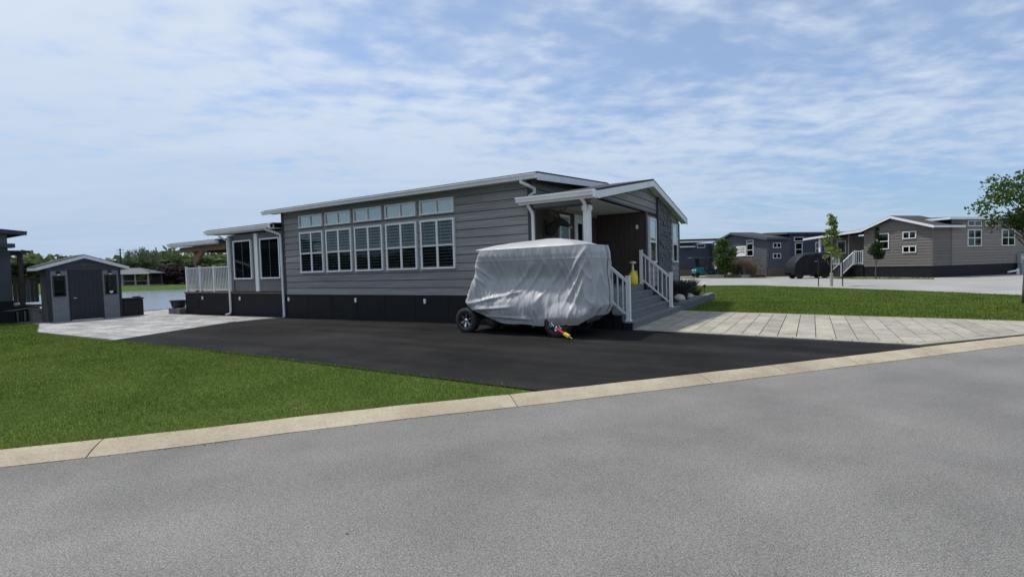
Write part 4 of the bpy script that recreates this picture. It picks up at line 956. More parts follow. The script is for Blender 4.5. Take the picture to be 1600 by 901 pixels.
# ================================================================== NEIGHBOUR ON THE LEFT
nb = thing('neighbour_home', (-31, 1.5, -.17), 'dark neighbouring home with grey upper wall beyond the garden shed', 'house')
NU = -27.6
MB().box(NU - 9, NU, .5, 6.35, -.2, 2.72).build('wall', 'neigh', nb); MB().box(NU - 9, NU - .02, .5, 6.30, 2.72, 3.46).build('upper_wall', 'neigh_light', nb)
MB().box(NU - 9, NU + .012, .5, 6.36, -.22, .70).build('skirting', 'skirt', nb)
roof_slab('roof', NU - 9.3, NU + .35, 6.82, 3.50, 3.5, 3.78, .06, 'shingle', nb); roof_slab('roof', NU - 9.3, NU + .35, .1, 3.50, 3.5, 3.78, .06, 'shingle', nb)
MB().box(NU - 9, NU + .33, 6.77, 6.80, 3.36, 3.46).build('fascia', 'dark_trim', nb); rake(NU + .33, 6.8, 3.47, 3.5, 3.75, .13, nb).data.materials[0] = MATS['dark_trim']
MB().box(NU - .3, NU + .30, .5, 6.45, 2.84, 3.0).build('awning', 'dark_trim', nb)
for k in range(10): MB().fbox(Frame((NU, 0, 0), (0, 1, 0), (1, 0, 0)), .7 + k * .56, .72 + k * .56, .72, 2.7, 0, .015).build('wall_batten', 'dark_trim', nb)
pg = thing('pergola', (-28.5, 6.7, -.17), 'small dark timber pergola frame beside the neighbouring home', 'pergola')
for x, y in ((NU - .05, 6.64), (NU - 2.2, 6.64)): MB().box(x - .07, x + .07, y - .07, y + .07, .45, 2.6).build('post', 'dark_wood', pg)
MB().box(NU - 2.6, NU + .25, 6.58, 6.70, 2.6, 2.70).build('beam', 'dark_wood', pg)
for k in range(5): MB().box(NU - 2.3 + k * .55, NU - 2.24 + k * .55, 6.1, 6.95, 2.62 if k % 2 else 2.64, 2.74).build('rafter', 'dark_wood', pg)
nd = thing('neighbour_deck', (-28.6, 6.8, -.17), 'dark stained deck and privacy fence of the neighbouring home', 'deck')
MB().box(NU - 3.4, NU - .02, 6.36, 7.2, .42, .5).build('floor', 'dark_wood', nd); MB().box(NU - 3.4, NU - .06, 6.36, 7.15, -.2, .42).build('skirting', 'skirt', nd)
for k in range(6): MB().box(NU - .05, NU - .02, 6.37 + k * .13, 6.37 + k * .13 + .12, .6, 1.56).build('fence_board', 'dark_wood' if k != 3 else 'neigh', nd)
MB().box(NU - .07, NU + .0, 6.36, 7.17, 1.56, 1.62).build('cap_rail', 'dark_wood', nd)
MB().bar((NU + .05, 6.0, .28), (NU + .05, 7.3, .44), .05, .05).build('ramp_edge', 'neigh_light', nd)
for k in range(5): MB().box(NU + .02, NU + .05, 6.30 + k * .11, 6.36 + k * .11, -.15, .26).build('skirt_slat', 'neigh_light' if k % 2 else 'dark_wood', nd)
MB().fbox(Frame((NU + .02, 0, 0), (0, 1, 0), (1, 0, 0)), 5.2, 6.3, -.2, .3, 0, .3).build('step', 'skirt', nd)
ub = thing('utility_box', (NU + .3, 7.05, -.17), 'beige storage box sitting on the grass left of the shed', 'box')
MB().box(NU + .05, NU + .55, 6.78, 7.32, -.19, .30).build('bin', 'beige', ub, bevel=.015); MB().box(NU + .552, NU + .56, 6.95, 7.12, .17, .2).build('handle', 'skirt', ub)
MB().box(NU + .03, NU + .57, 6.76, 7.34, .30, .335).build('lid', 'beige', ub)

# ================================================================== PLANTS
def quads(C, sz, r, up_bias=0.0, asp=.62):
    n = len(C); d = r.normal(size=(n, 3)); d /= np.linalg.norm(d, axis=1)[:, None]
    e = r.normal(size=(n, 3)); e -= (e * d).sum(1)[:, None] * d; e /= np.linalg.norm(e, axis=1)[:, None]
    s = (sz * (.6 + .8 * r.random(n)))[:, None]
    a, b = d * s, e * s * asp
    V = np.stack([C - a, C + b, C + a, C - b], 1).reshape(-1, 3); return V, np.arange(4 * n).reshape(-1, 4)
def crown(name, clumps, n, sz, m, seed, shell=.55):
    """leaf faces spread through a set of clumps: (x,y,z,rx,ry,rz)"""
    r = np.random.default_rng(seed); cl = np.array(clumps, float); vol = (cl[:, 3] * cl[:, 4] * cl[:, 5]) ** .67; w = vol / vol.sum()
    k = r.choice(len(cl), n, p=w); d = r.normal(size=(n, 3)); d /= np.linalg.norm(d, axis=1)[:, None]
    rad = (shell + (1 - shell) * r.random(n)) * (1 + .12 * r.normal(size=n)); rad = np.where(r.random(n) < .25, r.random(n) ** .5 * .8, rad)
    C = cl[k, :3] + d * rad[:, None] * cl[k, 3:6]
    V, F = quads(C, sz, r); sh = np.clip(.5 + (r.random(n) - .5) * .7 + (r.random(len(cl))[k] - .5) * .5, 0, 1)
    return mesh_np(name, V, F, m, sh)
def rclumps(seed, h0, h1, rmax, n, shape='round', cr=(.28, .5)):
    r = random.Random(seed); L = []
    for i in range(n):
        t = r.random(); z = h0 + (h1 - h0) * t
        if shape == 'round': R_ = rmax * math.sqrt(max(.05, 1 - (2 * t - 1) ** 2 * .85))
        elif shape == 'cone': R_ = rmax * (1 - t) ** .8 + .05
        else: R_ = rmax * (.35 + .65 * math.sin(math.pi * min(1, t * 1.0 + .1)))
        a = r.uniform(0, 6.28); q = R_ * math.sqrt(r.random()) * .85; c = rmax * r.uniform(*cr) * (.75 + .5 * (1 - t) if shape == 'cone' else 1)
        L.append((q * math.cos(a), q * math.sin(a), z, c, c, c * r.uniform(.7, 1.0)))
    return L
def branches(clumps, h, r0, seed, lean=(0, 0)):
    mb = MB(); r = random.Random(seed); top = max(c[2] for c in clumps)
    pts = [(lean[0] * t * t, lean[1] * t * t, h * 0 + top * .93 * t) for t in (0, .12, .3, .5, .7, .85, 1)]
    mb.tube([(x + (r.uniform(-.02, .02) if i else 0), y + (r.uniform(-.02, .02) if i else 0), z) for i, (x, y, z) in enumerate(pts)], [r0 * 1.25, r0, r0 * .85, r0 * .65, r0 * .42, r0 * .25, r0 * .08], 9)
    for c in clumps:
        zb = max(h * .6, c[2] - (.35 + math.hypot(c[0], c[1]) * .7)); t = min(.97, zb / (top * .93)); b = Vector((lean[0] * t * t, lean[1] * t * t, zb)); e = Vector(c[:3]); m_ = b.lerp(e, .5) + Vector((r.uniform(-.05, .05), r.uniform(-.05, .05), -.04))
        mb.tube([b, m_, e], [r0 * .32, r0 * .2, r0 * .05], 5)
    return mb
def tree(name, loc, label, h0, h1, rmax, ncl, nleaf, sz, m, seed, r0=.05, shape='round', bark='bark', group=None, cat='tree', cr=(.28, .5)):
    t = thing(name, loc, label, cat, group=group); cl = rclumps(seed, h0, h1, rmax, ncl, shape, cr)
    branches(cl, h0, r0, seed).build('trunk', bark, t, smooth=True, local=True)
    link('crown', crown(name + '_crown', cl, nleaf, sz, m, seed), t); return t
tree('maple_tree', (5.36, 20.2, -.02), 'leafy maple tree standing on the corner lawn near the paver walkway', 2.35, 3.8, 1.2, 40, 3900, .05, 'leaf_mid', 11, .05, cr=(.16, .34))
t = tree('staked_young_tree', (.9, 31.2, -.02), 'slim young tree with pale green leaves tied between two dark stakes', 1.6, 3.9, .48, 34, 1150, .065, 'leaf_young', 21, .03, 'cone', 'bark_pale', cr=(.3, .5))
MB().tube([(0, 0, 0), (0, 0, .75)], .075, 10).build('trunk_guard', 'bark_pale', t, local=True)
for sx in (-.58, .5): MB().bar((sx, .05, -.05), (sx - .02, .05, 1.55), .05).build('stake', 'dark_wood', t, local=True)
MB().tube([(-.58, .05, 1.35), (.5, .05, 1.35)], .012, 5).build('tie', 'black_plastic', t, local=True)
tree('young_tree', (3.75, 41.6, .0), 'dark green young tree in front of the taupe home porch', 1.5, 3.5, .46, 22, 900, .09, 'leaf_dark', 31, .035, 'cone', cr=(.35, .6))
tree('evergreen_shrub', (-7.0, 50.1, 0), 'feathery green evergreen tree in front of the blue grey home', .7, 3.4, 1.1, 30, 3600, .10, 'leaf_mid', 41, .06, 'round', cr=(.32, .5))

def tuft(name, loc, label, n, h, spread, m, seed, w=.012, cat='plant', group=None, head=0):
    r = np.random.default_rng(seed); a = r.random(n) * 2 * np.pi; rr = spread * .35 * np.sqrt(r.random(n)); b = np.stack([np.cos(a) * rr, np.sin(a) * rr, np.zeros(n)], 1)
    out_ = spread * (.3 + .7 * r.random(n)); hh = h * (.55 + .5 * r.random(n)); tip = b + np.stack([np.cos(a) * out_, np.sin(a) * out_, hh], 1); mid = b + np.stack([np.cos(a) * out_ * .3, np.sin(a) * out_ * .3, hh * .62], 1)
    s = np.stack([-np.sin(a), np.cos(a), np.zeros(n)], 1) * w; ang = r.random(n) * np.pi; s = np.stack([np.cos(ang), np.sin(ang), np.zeros(n)], 1) * w
    V = np.stack([b - s, b + s, mid + s, mid - s, tip + s * .3, tip - s * .3], 1).reshape(-1, 3); i = np.arange(n)[:, None] * 6
    F = np.concatenate([i + np.array([0, 1, 2, 3]), i + np.array([3, 2, 4, 5])]); sh = np.tile(r.random(n), 2)
    t = thing(name, loc, label, cat, group=group); link('foliage', mesh_np(name, V, F, m, sh), t)
    MB().lathe([(.0, 0), (spread * .3, 0), (spread * .12, .06), (0, .07)], (0, 0, 0), (0, 0, 1), 8).build('root_crown', 'soil', t, local=True)
    return t
tuft('bed_shrub', (-3.95, 18.0, .155), 'twiggy grey mauve shrub growing in the raised bed', 600, .72, .42, 'leaf_mauve', 51, .012)
tuft('bed_shrub', (-4.0, 19.4, .155), 'second twiggy grey shrub in the raised bed, further along the home', 450, .68, .38, 'leaf_mauve', 52, .012)
tuft('bed_shrub', (-4.05, 16.2, .155), 'small green plant in the raised bed tight beside the porch steps', 120, .26, .16, 'leaf_mid', 53, .01)
tuft('bed_shrub', (-3.95, 20.6, .155), 'low green plant at the far end of the raised bed', 200, .35, .25, 'leaf_mid', 54, .012)
for i, (x, y, s, lab) in enumerate(((-3.83, 17.15, .19, 'pale rounded stone lying in the raised bed'), (-3.80, 18.35, .17, 'smaller brownish rounded stone deeper in the raised bed'))):
    bm = bmesh.new(); bmesh.ops.create_icosphere(bm, subdivisions=3, radius=s)
    for v in bm.verts:
        n_ = noise.noise(v.co * 6 + Vector((i * 9, 0, 0))); v.co *= 1 + .14 * n_; v.co.z *= .78; v.co.y *= 1.2
    me = bpy.data.meshes.new('bed_stone'); bm.to_mesh(me); bm.free(); me.materials.append(MATS['rock']); me.polygons.foreach_set('use_smooth', [True] * len(me.polygons))
    tag(link('bed_stone', me, None, (x, y, .16 + s * .55)), lab, 'stone')
def solar(loc, label):
    t = thing('solar_light', loc, label, 'garden light')
    MB().tube([(0, 0, -.03), (0, 0, .30)], .012, 8).build('stake', 'black_plastic', t, local=True); MB().lathe([(.02, .29), (.05, .30), (.055, .38), (.04, .39)], (0, 0, 0), (0, 0, 1), 12).build('lantern', 'black_plastic', t, local=True)
    MB().lathe([(.035, .39), (.06, .395), (.05, .44), (.01, .46)], (0, 0, 0), (0, 0, 1), 12).build('cap', 'lamp_white', t, local=True)
solar((-3.75, 21.2, .16), 'small black solar stake light at the far corner of the raised bed')
solar((-4.1, 18.7, .40), 'black solar stake light rising among the mauve shrubs')

# ================================================================== HOMES ACROSS THE LANE
def park_home(name, O, ang, label, p):
    t = thing(name, (O[0], O[1], 0), label, 'house', R(ang - 90)); X1, Y1 = p['len'], p['wid']; zs = p['skirt']
    FA = Frame((0, 0, 0), (0, 1, 0), (-1, 0, 0)); FD = Frame((0, 0, 0), (1, 0, 0), (0, -1, 0)); B = lambda mb, n, m, par=t: mb.build(n, m, par, local=True)
    pk, zp, ze = p['peak'], p['zp'], p['ze']; xs = p['xs']; zm = p['zm']
    roofz = lambda y: ze + (zp - ze) * (y + .3) / (pk + .3) if y < pk else zp - (zp - p['zl']) * (y - pk) / (Y1 - pk)
    B(MB().prism([FA(a, b, -xs) for a, b in ((0, zs), (Y1, zs), (Y1, roofz(Y1) - .12), (pk, zp - .12), (0, roofz(0) - .12))], [FA(a, b, 0) for a, b in ((0, zs), (Y1, zs), (Y1, roofz(Y1) - .12), (pk, zp - .12), (0, roofz(0) - .12))]), 'front_wall', 'backing')
    B(MB().box(xs, X1, .0, max(Y1, 4.5), zs, zm), 'side_wall', 'backing')
    B(MB().box(.015, X1 - .02, .015, max(Y1, 4.4), -.1, zs - .003), 'skirting', p['skm'])
    rh = .2
    def boards(F, a0, a1, b0, b1, m, cl=None):
        z = b0
        while z < b1 - .02:
            q = [(a0, z + .012), (a1, z + .012), (a1, min(z + rh, b1)), (a0, min(z + rh, b1))]
            if cl: q = cl(q)
            if len(q) > 2: B(MB().prism([F(a, b, 0) for a, b in q], [F(a, b, .03 - .02 * (b - z) / rh) for a, b in q]), 'siding_board', m)
            z += rh
    s1 = (zp - ze) / (pk + .3); s2 = (zp - p['zl']) / (Y1 - pk)
    def cl(q):
        q = clip(q, -s1, 1, ze + .3 * s1 - .13)
        return clip(q, s2, 1, zp + s2 * pk - .13) if len(q) > 2 else q
    boards(FA, .02, Y1, zs, zp, p['front'], cl); boards(FD, .0, xs, zs, ze - .03, p['front']); boards(FD, xs + .05, X1, zs, zm, p['side'])
    B(MB().fbox(FD, -.04, .06, zs, ze - .05, 0, .045), 'corner_trim', p['trim']); B(MB().fbox(FD, xs - .02, xs + .06, zs, zm, 0, .045), 'corner_trim', p['trim'])
    # front roof
    x0, x1 = -.35, p['rx1']
    B(MB().hexa([(x0, -.3, ze), (x1, -.3, ze), (x1, pk, zp), (x0, pk, zp)], [(x0, -.3, ze + .06), (x1, -.3, ze + .06), (x1, pk, zp + .06), (x0, pk, zp + .06)]), 'roof', 'shingle')
    B(MB().hexa([(x0, Y1 + .0, p['zl']), (x1, Y1 + .0, p['zl']), (x1, pk, zp), (x0, pk, zp)], [(x0, Y1 + .0, p['zl'] + .06), (x1, Y1 + .0, p['zl'] + .06), (x1, pk, zp + .058), (x0, pk, zp + .058)]), 'roof', 'shingle')
    for ya, za, yb, zb in ((-.3, ze, pk, zp), (Y1, p['zl'], pk, zp)):
        B(MB().hexa([(x0 - .03, ya, za - .14), (x0, ya, za - .14), (x0, yb, zb - .14), (x0 - .03, yb, zb - .14)], [(x0 - .03, ya, za + .03), (x0, ya, za + .03), (x0, yb, zb + .03), (x0 - .03, yb, zb + .03)]), 'rake_fascia', p['fas'])
    B(MB().box(x0 - .03, x1, -.34, -.3, ze - .12, ze + .03), 'eave_fascia', p['fas'])
    # main roof
    B(MB().box(xs - .6, X1 + .4, -.32, max(Y1, 4.5) + .3, zm, zm + .06), 'main_roof', 'shingle')
    B(MB().box(xs - .63, X1 + .38, -.35, -.32, zm - .1, zm + .05), 'eave_fascia', p['fas2']); B(MB().box(xs - .63, xs - .6, -.318, 4.8, zm - .1, zm + .05), 'end_fascia', p['fas2'])
    B(MB().hexa([(xs - .6, -.3, zm + .06), (X1 + .4, -.3, zm + .06), (X1 + .4, 4.8, zm + .06), (xs - .6, 4.8, zm + .06)], [(xs - .5, 2.2, zm + .2), (X1 + .3, 2.2, zm + .2), (X1 + .3, 2.5, zm + .2), (xs - .5, 2.5, zm + .2)]), 'main_roof', 'shingle')
    def win(F, a0, a1, b0, b1, st):
        n0 = len(bpy.data.objects); 
        tw = .06
        w = B(MB().fbox(F, a0, a1, b1 - tw, b1, 0, .07).fbox(F, a0, a1, b0, b0 + tw, 0, .075).fbox(F, a0, a0 + tw, b0 + tw, b1 - tw, 0, .068).fbox(F, a1 - tw, a1, b0 + tw, b1 - tw, 0, .068), 'window', 'white')
        am, bm_ = (a0 + a1) / 2, (b0 + b1) / 2
        B(MB().fbox(F, a0 + tw, a1 - tw, b0 + tw, b1 - tw, .03, .036), 'room_backing', 'room', w)
        xs_ = [(a0 + tw, am - .03), (am + .03, a1 - tw)] if 'v' in st else [(a0 + tw, a1 - tw)]; ys = [(b0 + tw, bm_ - .03), (bm_ + .03, b1 - tw)] if 'h' in st else [(b0 + tw, b1 - tw)]
        if 'v' in st: B(MB().fbox(F, am - .03, am + .03, b0 + tw, b1 - tw, .037, .062), 'mullion', 'white', w)
        if 'h' in st: B(MB().fbox(F, a0 + tw, a1 - tw, bm_ - .028, bm_ + .028, .037, .064), 'meeting_rail', 'white', w)
        for xa, xb in xs_:
            for ya, yb in ys: B(MB().fbox(F, xa, xb, ya, yb, .042, .048), 'pane', 'glass_dark', w)
        return w
    for a in p['fw']: win(FA, *a)
    for a in p['sw']: win(FD, *a)
    return t, FA, FD, B
OR, AR = (6.98, 43.27), 138
rh_, FA, FD, B = park_home('taupe_park_home', OR, AR, 'taupe and dark sided park home with white railed porch across the lane', dict(len=13, wid=4.75, skirt=.79, skm='skirt', peak=2.55, zp=4.42, ze=3.5, zl=3.6, xs=1.79, zm=4.02, rx1=2.68, front='taupe_dark', side='taupe', trim='taupe_dark', fas='white', fas2='white',
    fw=[(2.84, 3.74, 2.07, 3.25, 'h'), (.99, 1.89, 2.74, 3.25, 'v'), (.98, 1.89, 1.75, 2.23, 'v')],
    sw=[(3.36, 4.76, 2.07, 3.25, 'vh'), (3.36, 4.74, 3.47, 3.87, 'v'), (5.14, 6.52, 3.47, 3.87, 'v'), (6.88, 8.28, 2.07, 3.24, 'vh'), (6.9, 8.28, 3.47, 3.87, 'v'), (10.2, 11.6, 2.07, 3.24, 'vh')]))
# porch wing of the taupe home
B(MB().box(1.7, 5.0, 4.76, 9.6, .79, 3.25), 'porch_back_wall', 'taupe_dark'); B(MB().box(-.1, 1.68, 4.78, 8.7, .9, .98), 'porch_floor', 'dark_wood'); B(MB().box(-.05, 4.9, 4.78, 9.55, -.1, .89), 'porch_skirting', 'skirt')
B(MB().hexa([(-.35, 4.76, 3.58), (3, 4.76, 3.58), (3, 9.85, 3.26), (-.35, 9.85, 3.26)], [(-.35, 4.76, 3.66), (3, 4.76, 3.66), (3, 9.85, 3.32), (-.35, 9.85, 3.32)]), 'porch_roof', 'shingle')
B(MB().hexa([(-.40, 4.74, 3.46), (-.36, 4.74, 3.46), (-.36, 9.9, 3.14), (-.40, 9.9, 3.14)], [(-.40, 4.74, 3.63), (-.36, 4.74, 3.63), (-.36, 9.9, 3.30), (-.40, 9.9, 3.30)]), 'porch_fascia', 'white')
B(MB().box(-.12, .02, 8.45, 8.6, .98, 3.2), 'porch_post', 'white'); B(MB().box(-.12, .02, 5.9, 5.97, .98, 3.3), 'porch_post', 'taupe_dark')
B(MB().fbox(Frame((1.7, 0, 0), (0, 1, 0), (-1, 0, 0)), 7.6, 8.4, 1.9, 3.0, 0, .05), 'porch_window', 'white'); B(MB().fbox(Frame((1.7, 0, 0), (0, 1, 0), (-1, 0, 0)), 7.68, 8.32, 1.98, 2.92, .05, .055), 'porch_pane', 'glass_dark')
B(MB().fbox(Frame((1.7, 0, 0), (0, 1, 0), (-1, 0, 0)), 5.6, 6.5, .98, 2.98, 0, .04), 'porch_door', 'taupe_dark')
# local->world for separate things
def L2W(x, y, z=0):
    c, s = math.cos(R(AR - 90)), math.sin(R(AR - 90)); return (OR[0] + x * c - y * s, OR[1] + x * s + y * c, z)
lab = 'white porch railing of the taupe home'
railing('porch_railing', [L2W(-.02, 6.78, .98), L2W(-.02, 7.95, .98)], 0, 1.03, 'white porch railing section of the taupe home behind the staked young tree', .15)
railing('porch_railing', [L2W(-.02, 4.85, .98), L2W(-.02, 5.5, .98)], 0, 1.03, 'short white porch railing section of the taupe home beside its front wall', .15)
st2 = thing('porch_stairs', L2W(-.6, 6.15), 'dark wooden stairs of the taupe home porch', 'steps', R(AR - 90))
for k in range(5): MB().box(-.25 * (k + 1) + .6 - .12, -.25 * k + .6 - .13, -.58, .58, .98 - .175 * (k + 1) - .04, .98 - .175 * (k + 1)).build('tread', 'dark_wood', st2, local=True); MB().box(-.25 * k + .6 - .16, -.25 * k + .6 - .135, -.56, .56, .98 - .175 * (k + 1), .98 - .175 * k - .045).build('riser', 'dark_wood', st2, local=True)
for yy, lb in ((5.55, 'sloping white stair railing of the taupe home nearer its front wall'), (6.75, 'sloping white stair railing of the taupe home on the open side')):
    railing('stair_railing', [L2W(-.12, yy, .95), L2W(-1.35, yy, .08)], 0, .98, lb, .16)
mt = thing('utility_meter', L2W(8.85, -.15), 'grey electric meter box on the taupe home', 'meter', R(AR - 90))
MB().box(-.32, .32, -.12, .1, .75, 1.45).build('box', 'meter', mt, local=True); MB().lathe([(.17, 0), (.17, .1), (.12, .13), (0, .13)], (-.05, -.12, 1.1), (0, -1, 0), 16).build('dial', 'lamp_white', mt, local=True); MB().box(-.28, .3, -.2, .08, -.05, .72).build('pedestal', 'meter', mt, local=True)
MB().tube([(.2, -.05, 1.45), (.2, -.05, 1.85)], .04, 8).build('conduit', 'meter', mt, local=True)
pp = thing('drain_pipe', L2W(7.1, -.7), 'white plastic drain pipe with elbow lying by the taupe home', 'pipe', R(AR - 90))
MB().tube([(-.7, 0, .2), (.25, 0, .28)], .06, 10).build('run', 'white', pp, local=True); MB().tube([(.3, 0, -.02), (.3, 0, .42)], .085, 12).build('riser', 'white', pp, local=True)
bh, FA2, FD2, B2 = park_home('blue_park_home', (-3.47, 50.55), 138, 'dark blue grey park home with small paired windows behind the covered black cart', dict(len=11, wid=7.0, skirt=.74, skm='fence_wood', peak=4.3, zp=4.33, ze=3.5, zl=3.45, xs=2.6, zm=3.98, rx1=2.4, front='slate', side='navy', trim='slate', fas='slate', fas2='slate',
    fw=[(1.61, 2.47, 1.95, 3.15, 'h'), (1.6, 2.48, 3.2, 3.5, '')],
    sw=[(.63, 1.51, 2.64, 3.10, 'v'), (.62, 1.5, 1.66, 2.13, 'v'), (3.04, 4.22, 3.22, 3.61, ''), (3.17, 4.02, 1.83, 3.08, 'h'), (5.6, 6.1, 1.9, 3.1, 'h')]))
for k in range(24): B2(MB().fbox(FD2, .05 + k * .11, .15 + k * .11, -.02, .74, .0, .03), 'skirt_plank', 'fence_wood')
# stone corner of the blue home
sm = MB(); b = .05
while b < 1.85:
    hh = random.uniform(.08, .14); a = .03
    while a < 2.9:
        w_ = random.uniform(.15, .4)
        if a + w_ < 3 - b * .6: sm.fbox(FA2, a + .005, a + w_ - .005, b + .004, b + hh - .004, .02, random.uniform(.045, .07))
        a += w_
    b += hh
tag(B2(sm, 'stone_veneer', 'stone_dark'), kind='stuff')
def B2W(x, y, z=0):
    c, s = math.cos(R(48)), math.sin(R(48)); return (-3.47 + x * c - y * s, 50.55 + x * s + y * c, z)
sg = thing('wall_sign', B2W(-.04, 3.2, 1.98), 'white sign board with dark lettering on the blue grey home wall', 'sign', R(48))
MB().box(-.03, 0, -.62, .62, .0, .98).build('board', 'lamp_white', sg, local=True)
ln = MB(); rs = random.Random(5)
for z, y0, y1, hh in ((.78, -.5, .52, .08), (.60, -.5, .52, .10), (.36, -.5, .45, .11)):
    y = y0
    while y < y1:
        w_ = rs.uniform(.06, .12); ln.box(-.034, -.031, y, min(y + w_ - .02, y1), z - rs.uniform(0, .03), z + hh * rs.uniform(.6, 1)); y += w_
ln.build('lettering', 'door_dark', sg, local=True)
fh = thing('navy_park_home', (-12, 58.6, 0), 'navy blue home with thin white roof trims behind the teal golf cart', 'house', YAW)
for (nm, m, bx_) in (('wall', 'navy', (-9, 3.2, .6, 8, .0, 3.7)), ('roof', 'shingle', (-9.4, 3.6, .2, 8.3, 3.98, 4.2)), ('fascia', 'white', (-9.4, 2.9, .16, .2, 3.82, 3.98)), ('awning', 'white', (-9.4, .75, -.0, .55, 3.28, 3.40)), ('awning_roof', 'shingle', (-9.4, .7, .02, .58, 3.402, 3.5)), ('skirting', 'fence_wood', (-9, 3.2, .56, .598, -.1, .72))):
    MB().box(*bx_).build(nm, m, fh, local=True)
w = MB().box(1.15, 2.1, .55, .6, 3.2, 3.62).build('window', 'white', fh, local=True); MB().box(1.22, 2.03, .54, .55, 3.27, 3.55).build('pane', 'room', w, local=True)
for k in range(9): MB().box(-3.2, 3.18, .578, .6, .76 + k * .32, 1.07 + k * .32).build('siding_board', 'navy', fh, local=True)
MB().box(2.6, 2.8, -.3, .4, .0, 3.5).build('porch_post', 'door_dark', fh, local=True)
# ---------------- carts across the lane
bc = thing('covered_cart', (-.2, 45.1, 0), 'golf cart under a black cover parked in front of the blue grey home', 'golf cart', YAW)
sil = [(-1.58, .45), (-1.6, .9), (-1.42, 1.3), (-1.1, 1.68), (-.75, 1.92), (-.3, 2.0), (.4, 2.02), (1.0, 2.02), (1.3, 1.97), (1.42, 1.7), (1.5, .9), (1.5, .4)]
nS = 40; ss = np.linspace(0, 1, nS); arr = np.array(sil); sx = np.interp(ss, np.linspace(0, 1, len(sil)), arr[:, 0]); sz_ = np.interp(ss, np.linspace(0, 1, len(sil)), arr[:, 1]); Vc = []; nW = 25
for j in range(nW):
    q = -1 + 2 * j / (nW - 1); k_ = max(0, 1 - abs(q) ** 6)
    for i in range(nS):
        zt = sz_[i]; edge = .985 if abs(q) > .99 else 1
        n_ = .05 * noise.noise(Vector((sx[i] * 3, q * 4, zt * 2)))
        Vc.append((sx[i] * (.97 + .03 * k_) + n_, q * .66 * (1 + .3 * n_), .42 + (zt - .42) * (.93 + .07 * k_) + n_ * .5))
cm = MB(); cm.add(Vc, [(j * nS + i, j * nS + i + 1, (j + 1) * nS + i + 1, (j + 1) * nS + i) for j in range(nW - 1) for i in range(nS - 1)])
for j, sgn in ((0, -1), (nW - 1, 1)):      # side skirts: fan down to a hem
    base = len(cm.v); H_ = []
    for r_ in range(1, 11):
        for i in range(nS):
            x, y, z = Vc[j * nS + i]; hem = .30 + .16 * max(0, abs(x) - 1.2); f = r_ / 10; n_ = .13 * noise.noise(Vector((x * 3.2, z * 1.2, f * 1.5 + sgn)))
            H_.append((x * (1 - .02 * f), y + sgn * (n_ + .04 * math.sin(f * 3)), z + (min(hem, z) - z) * f))
    st_ = [j * nS + i for i in range(nS)]
    cm.v += H_
    for r_ in range(10):
        for i in range(nS - 1):
            a_ = (st_[i] if r_ == 0 else base + (r_ - 1) * nS + i); b_ = (st_[i + 1] if r_ == 0 else base + (r_ - 1) * nS + i + 1); cm.f.append((a_, b_, base + r_ * nS + i + 1, base + r_ * nS + i))
cvo = cm.build('cover', 'cover_black', bc, smooth=True, local=True)
MB().box(.0, .22, -.735, -.725, 1.28, 1.38).build('patch', 'neigh_light', cvo, local=True)
def simple_wheel(x, y, par, r=.27, w=.2):
    wh = MB().lathe([(r * .5, -w / 2), (r * .95, -w / 2), (r, -w * .3), (r, w * .3), (r * .95, w / 2), (r * .5, w / 2)], (x, y, r), (0, 1, 0), 20).build('wheel', 'rubber', par, local=True, smooth=True)
    MB().lathe([(0, -w * .42), (r * .5, -w * .42), (r * .5, w * .42), (0, w * .42)], (x, y, r), (0, 1, 0), 14).build('rim', 'meter', wh, local=True)
for x in (-1.0, .95):
    for y in (-.5, .5): simple_wheel(x, y, bc)
MB().box(-1.2, 1.2, -.42, .42, .3, .45).build('chassis', 'black_plastic', bc, local=True)
tcx = thing('golf_cart', (-9.7, 54.0, 0), 'uncovered teal golf cart with dark canopy parked by the navy home', 'golf cart', YAW)
B3 = lambda mb, n, m, sm=False, par=tcx: mb.build(n, m, par, smooth=sm, local=True)
hood = [(-.95, .38), (-.95, .62), (-.75, .86), (-.35, 1.0), (-.1, .98), (-.02, .50), (.5, .46), (.55, .62), (1.25, .62), (1.28, .38)]
B3(MB().prism([(x, -.56, z) for x, z in hood], [(x, .56, z) for x, z in hood]), 'body', 'teal')
B3(MB().box(-1.35, 1.3, -.62, .62, 1.96, 2.05), 'canopy', 'slate')
for x0, x1 in ((-.35, -.55), (.45, .5), (1.15, 1.15)):
    for y in (-.54, .54): B3(MB().tube([(x0, y, .6), (x1, y, 1.97)], .022, 8), 'canopy_post', 'black_plastic')
B3(MB().box(.1, .55, -.5, .5, .62, .78), 'seat', 'seat'); B3(MB().hexa([(.5, -.5, .76), (.6, -.5, .76), (.6, .5, .76), (.5, .5, .76)], [(.58, -.5, 1.22), (.68, -.5, 1.22), (.68, .5, 1.22), (.58, .5, 1.22)]), 'backrest', 'seat')
B3(MB().box(.85, 1.4, -.5, .5, .66, .8), 'rear_seat', 'seat'); B3(MB().box(1.3, 1.75, -.5, .5, .36, .42), 'rear_step', 'black_plastic'); B3(MB().box(1.25, 1.6, -.52, .52, .42, .9), 'cargo_box', 'black_plastic')
B3(MB().tube([(-.25, -.22, .95), (-.02, -.22, 1.15)], .02, 6).lathe([(.16, 0), (.18, .02), (.16, .04)], (-.02, -.22, 1.13), (.6, 0, .5), 16), 'steering_wheel', 'black_plastic')
B3(MB().hexa([(-.5, -.5, 1.0), (-.49, -.5, 1.0), (-.49, .5, 1.0), (-.5, .5, 1.0)], [(-.6, -.5, 1.9), (-.59, -.5, 1.9), (-.59, .5, 1.9), (-.6, .5, 1.9)]), 'windscreen', 'glass_dark')
for x in (-.75, .95):
    for y in (-.5, .5): simple_wheel(x, y, tcx)
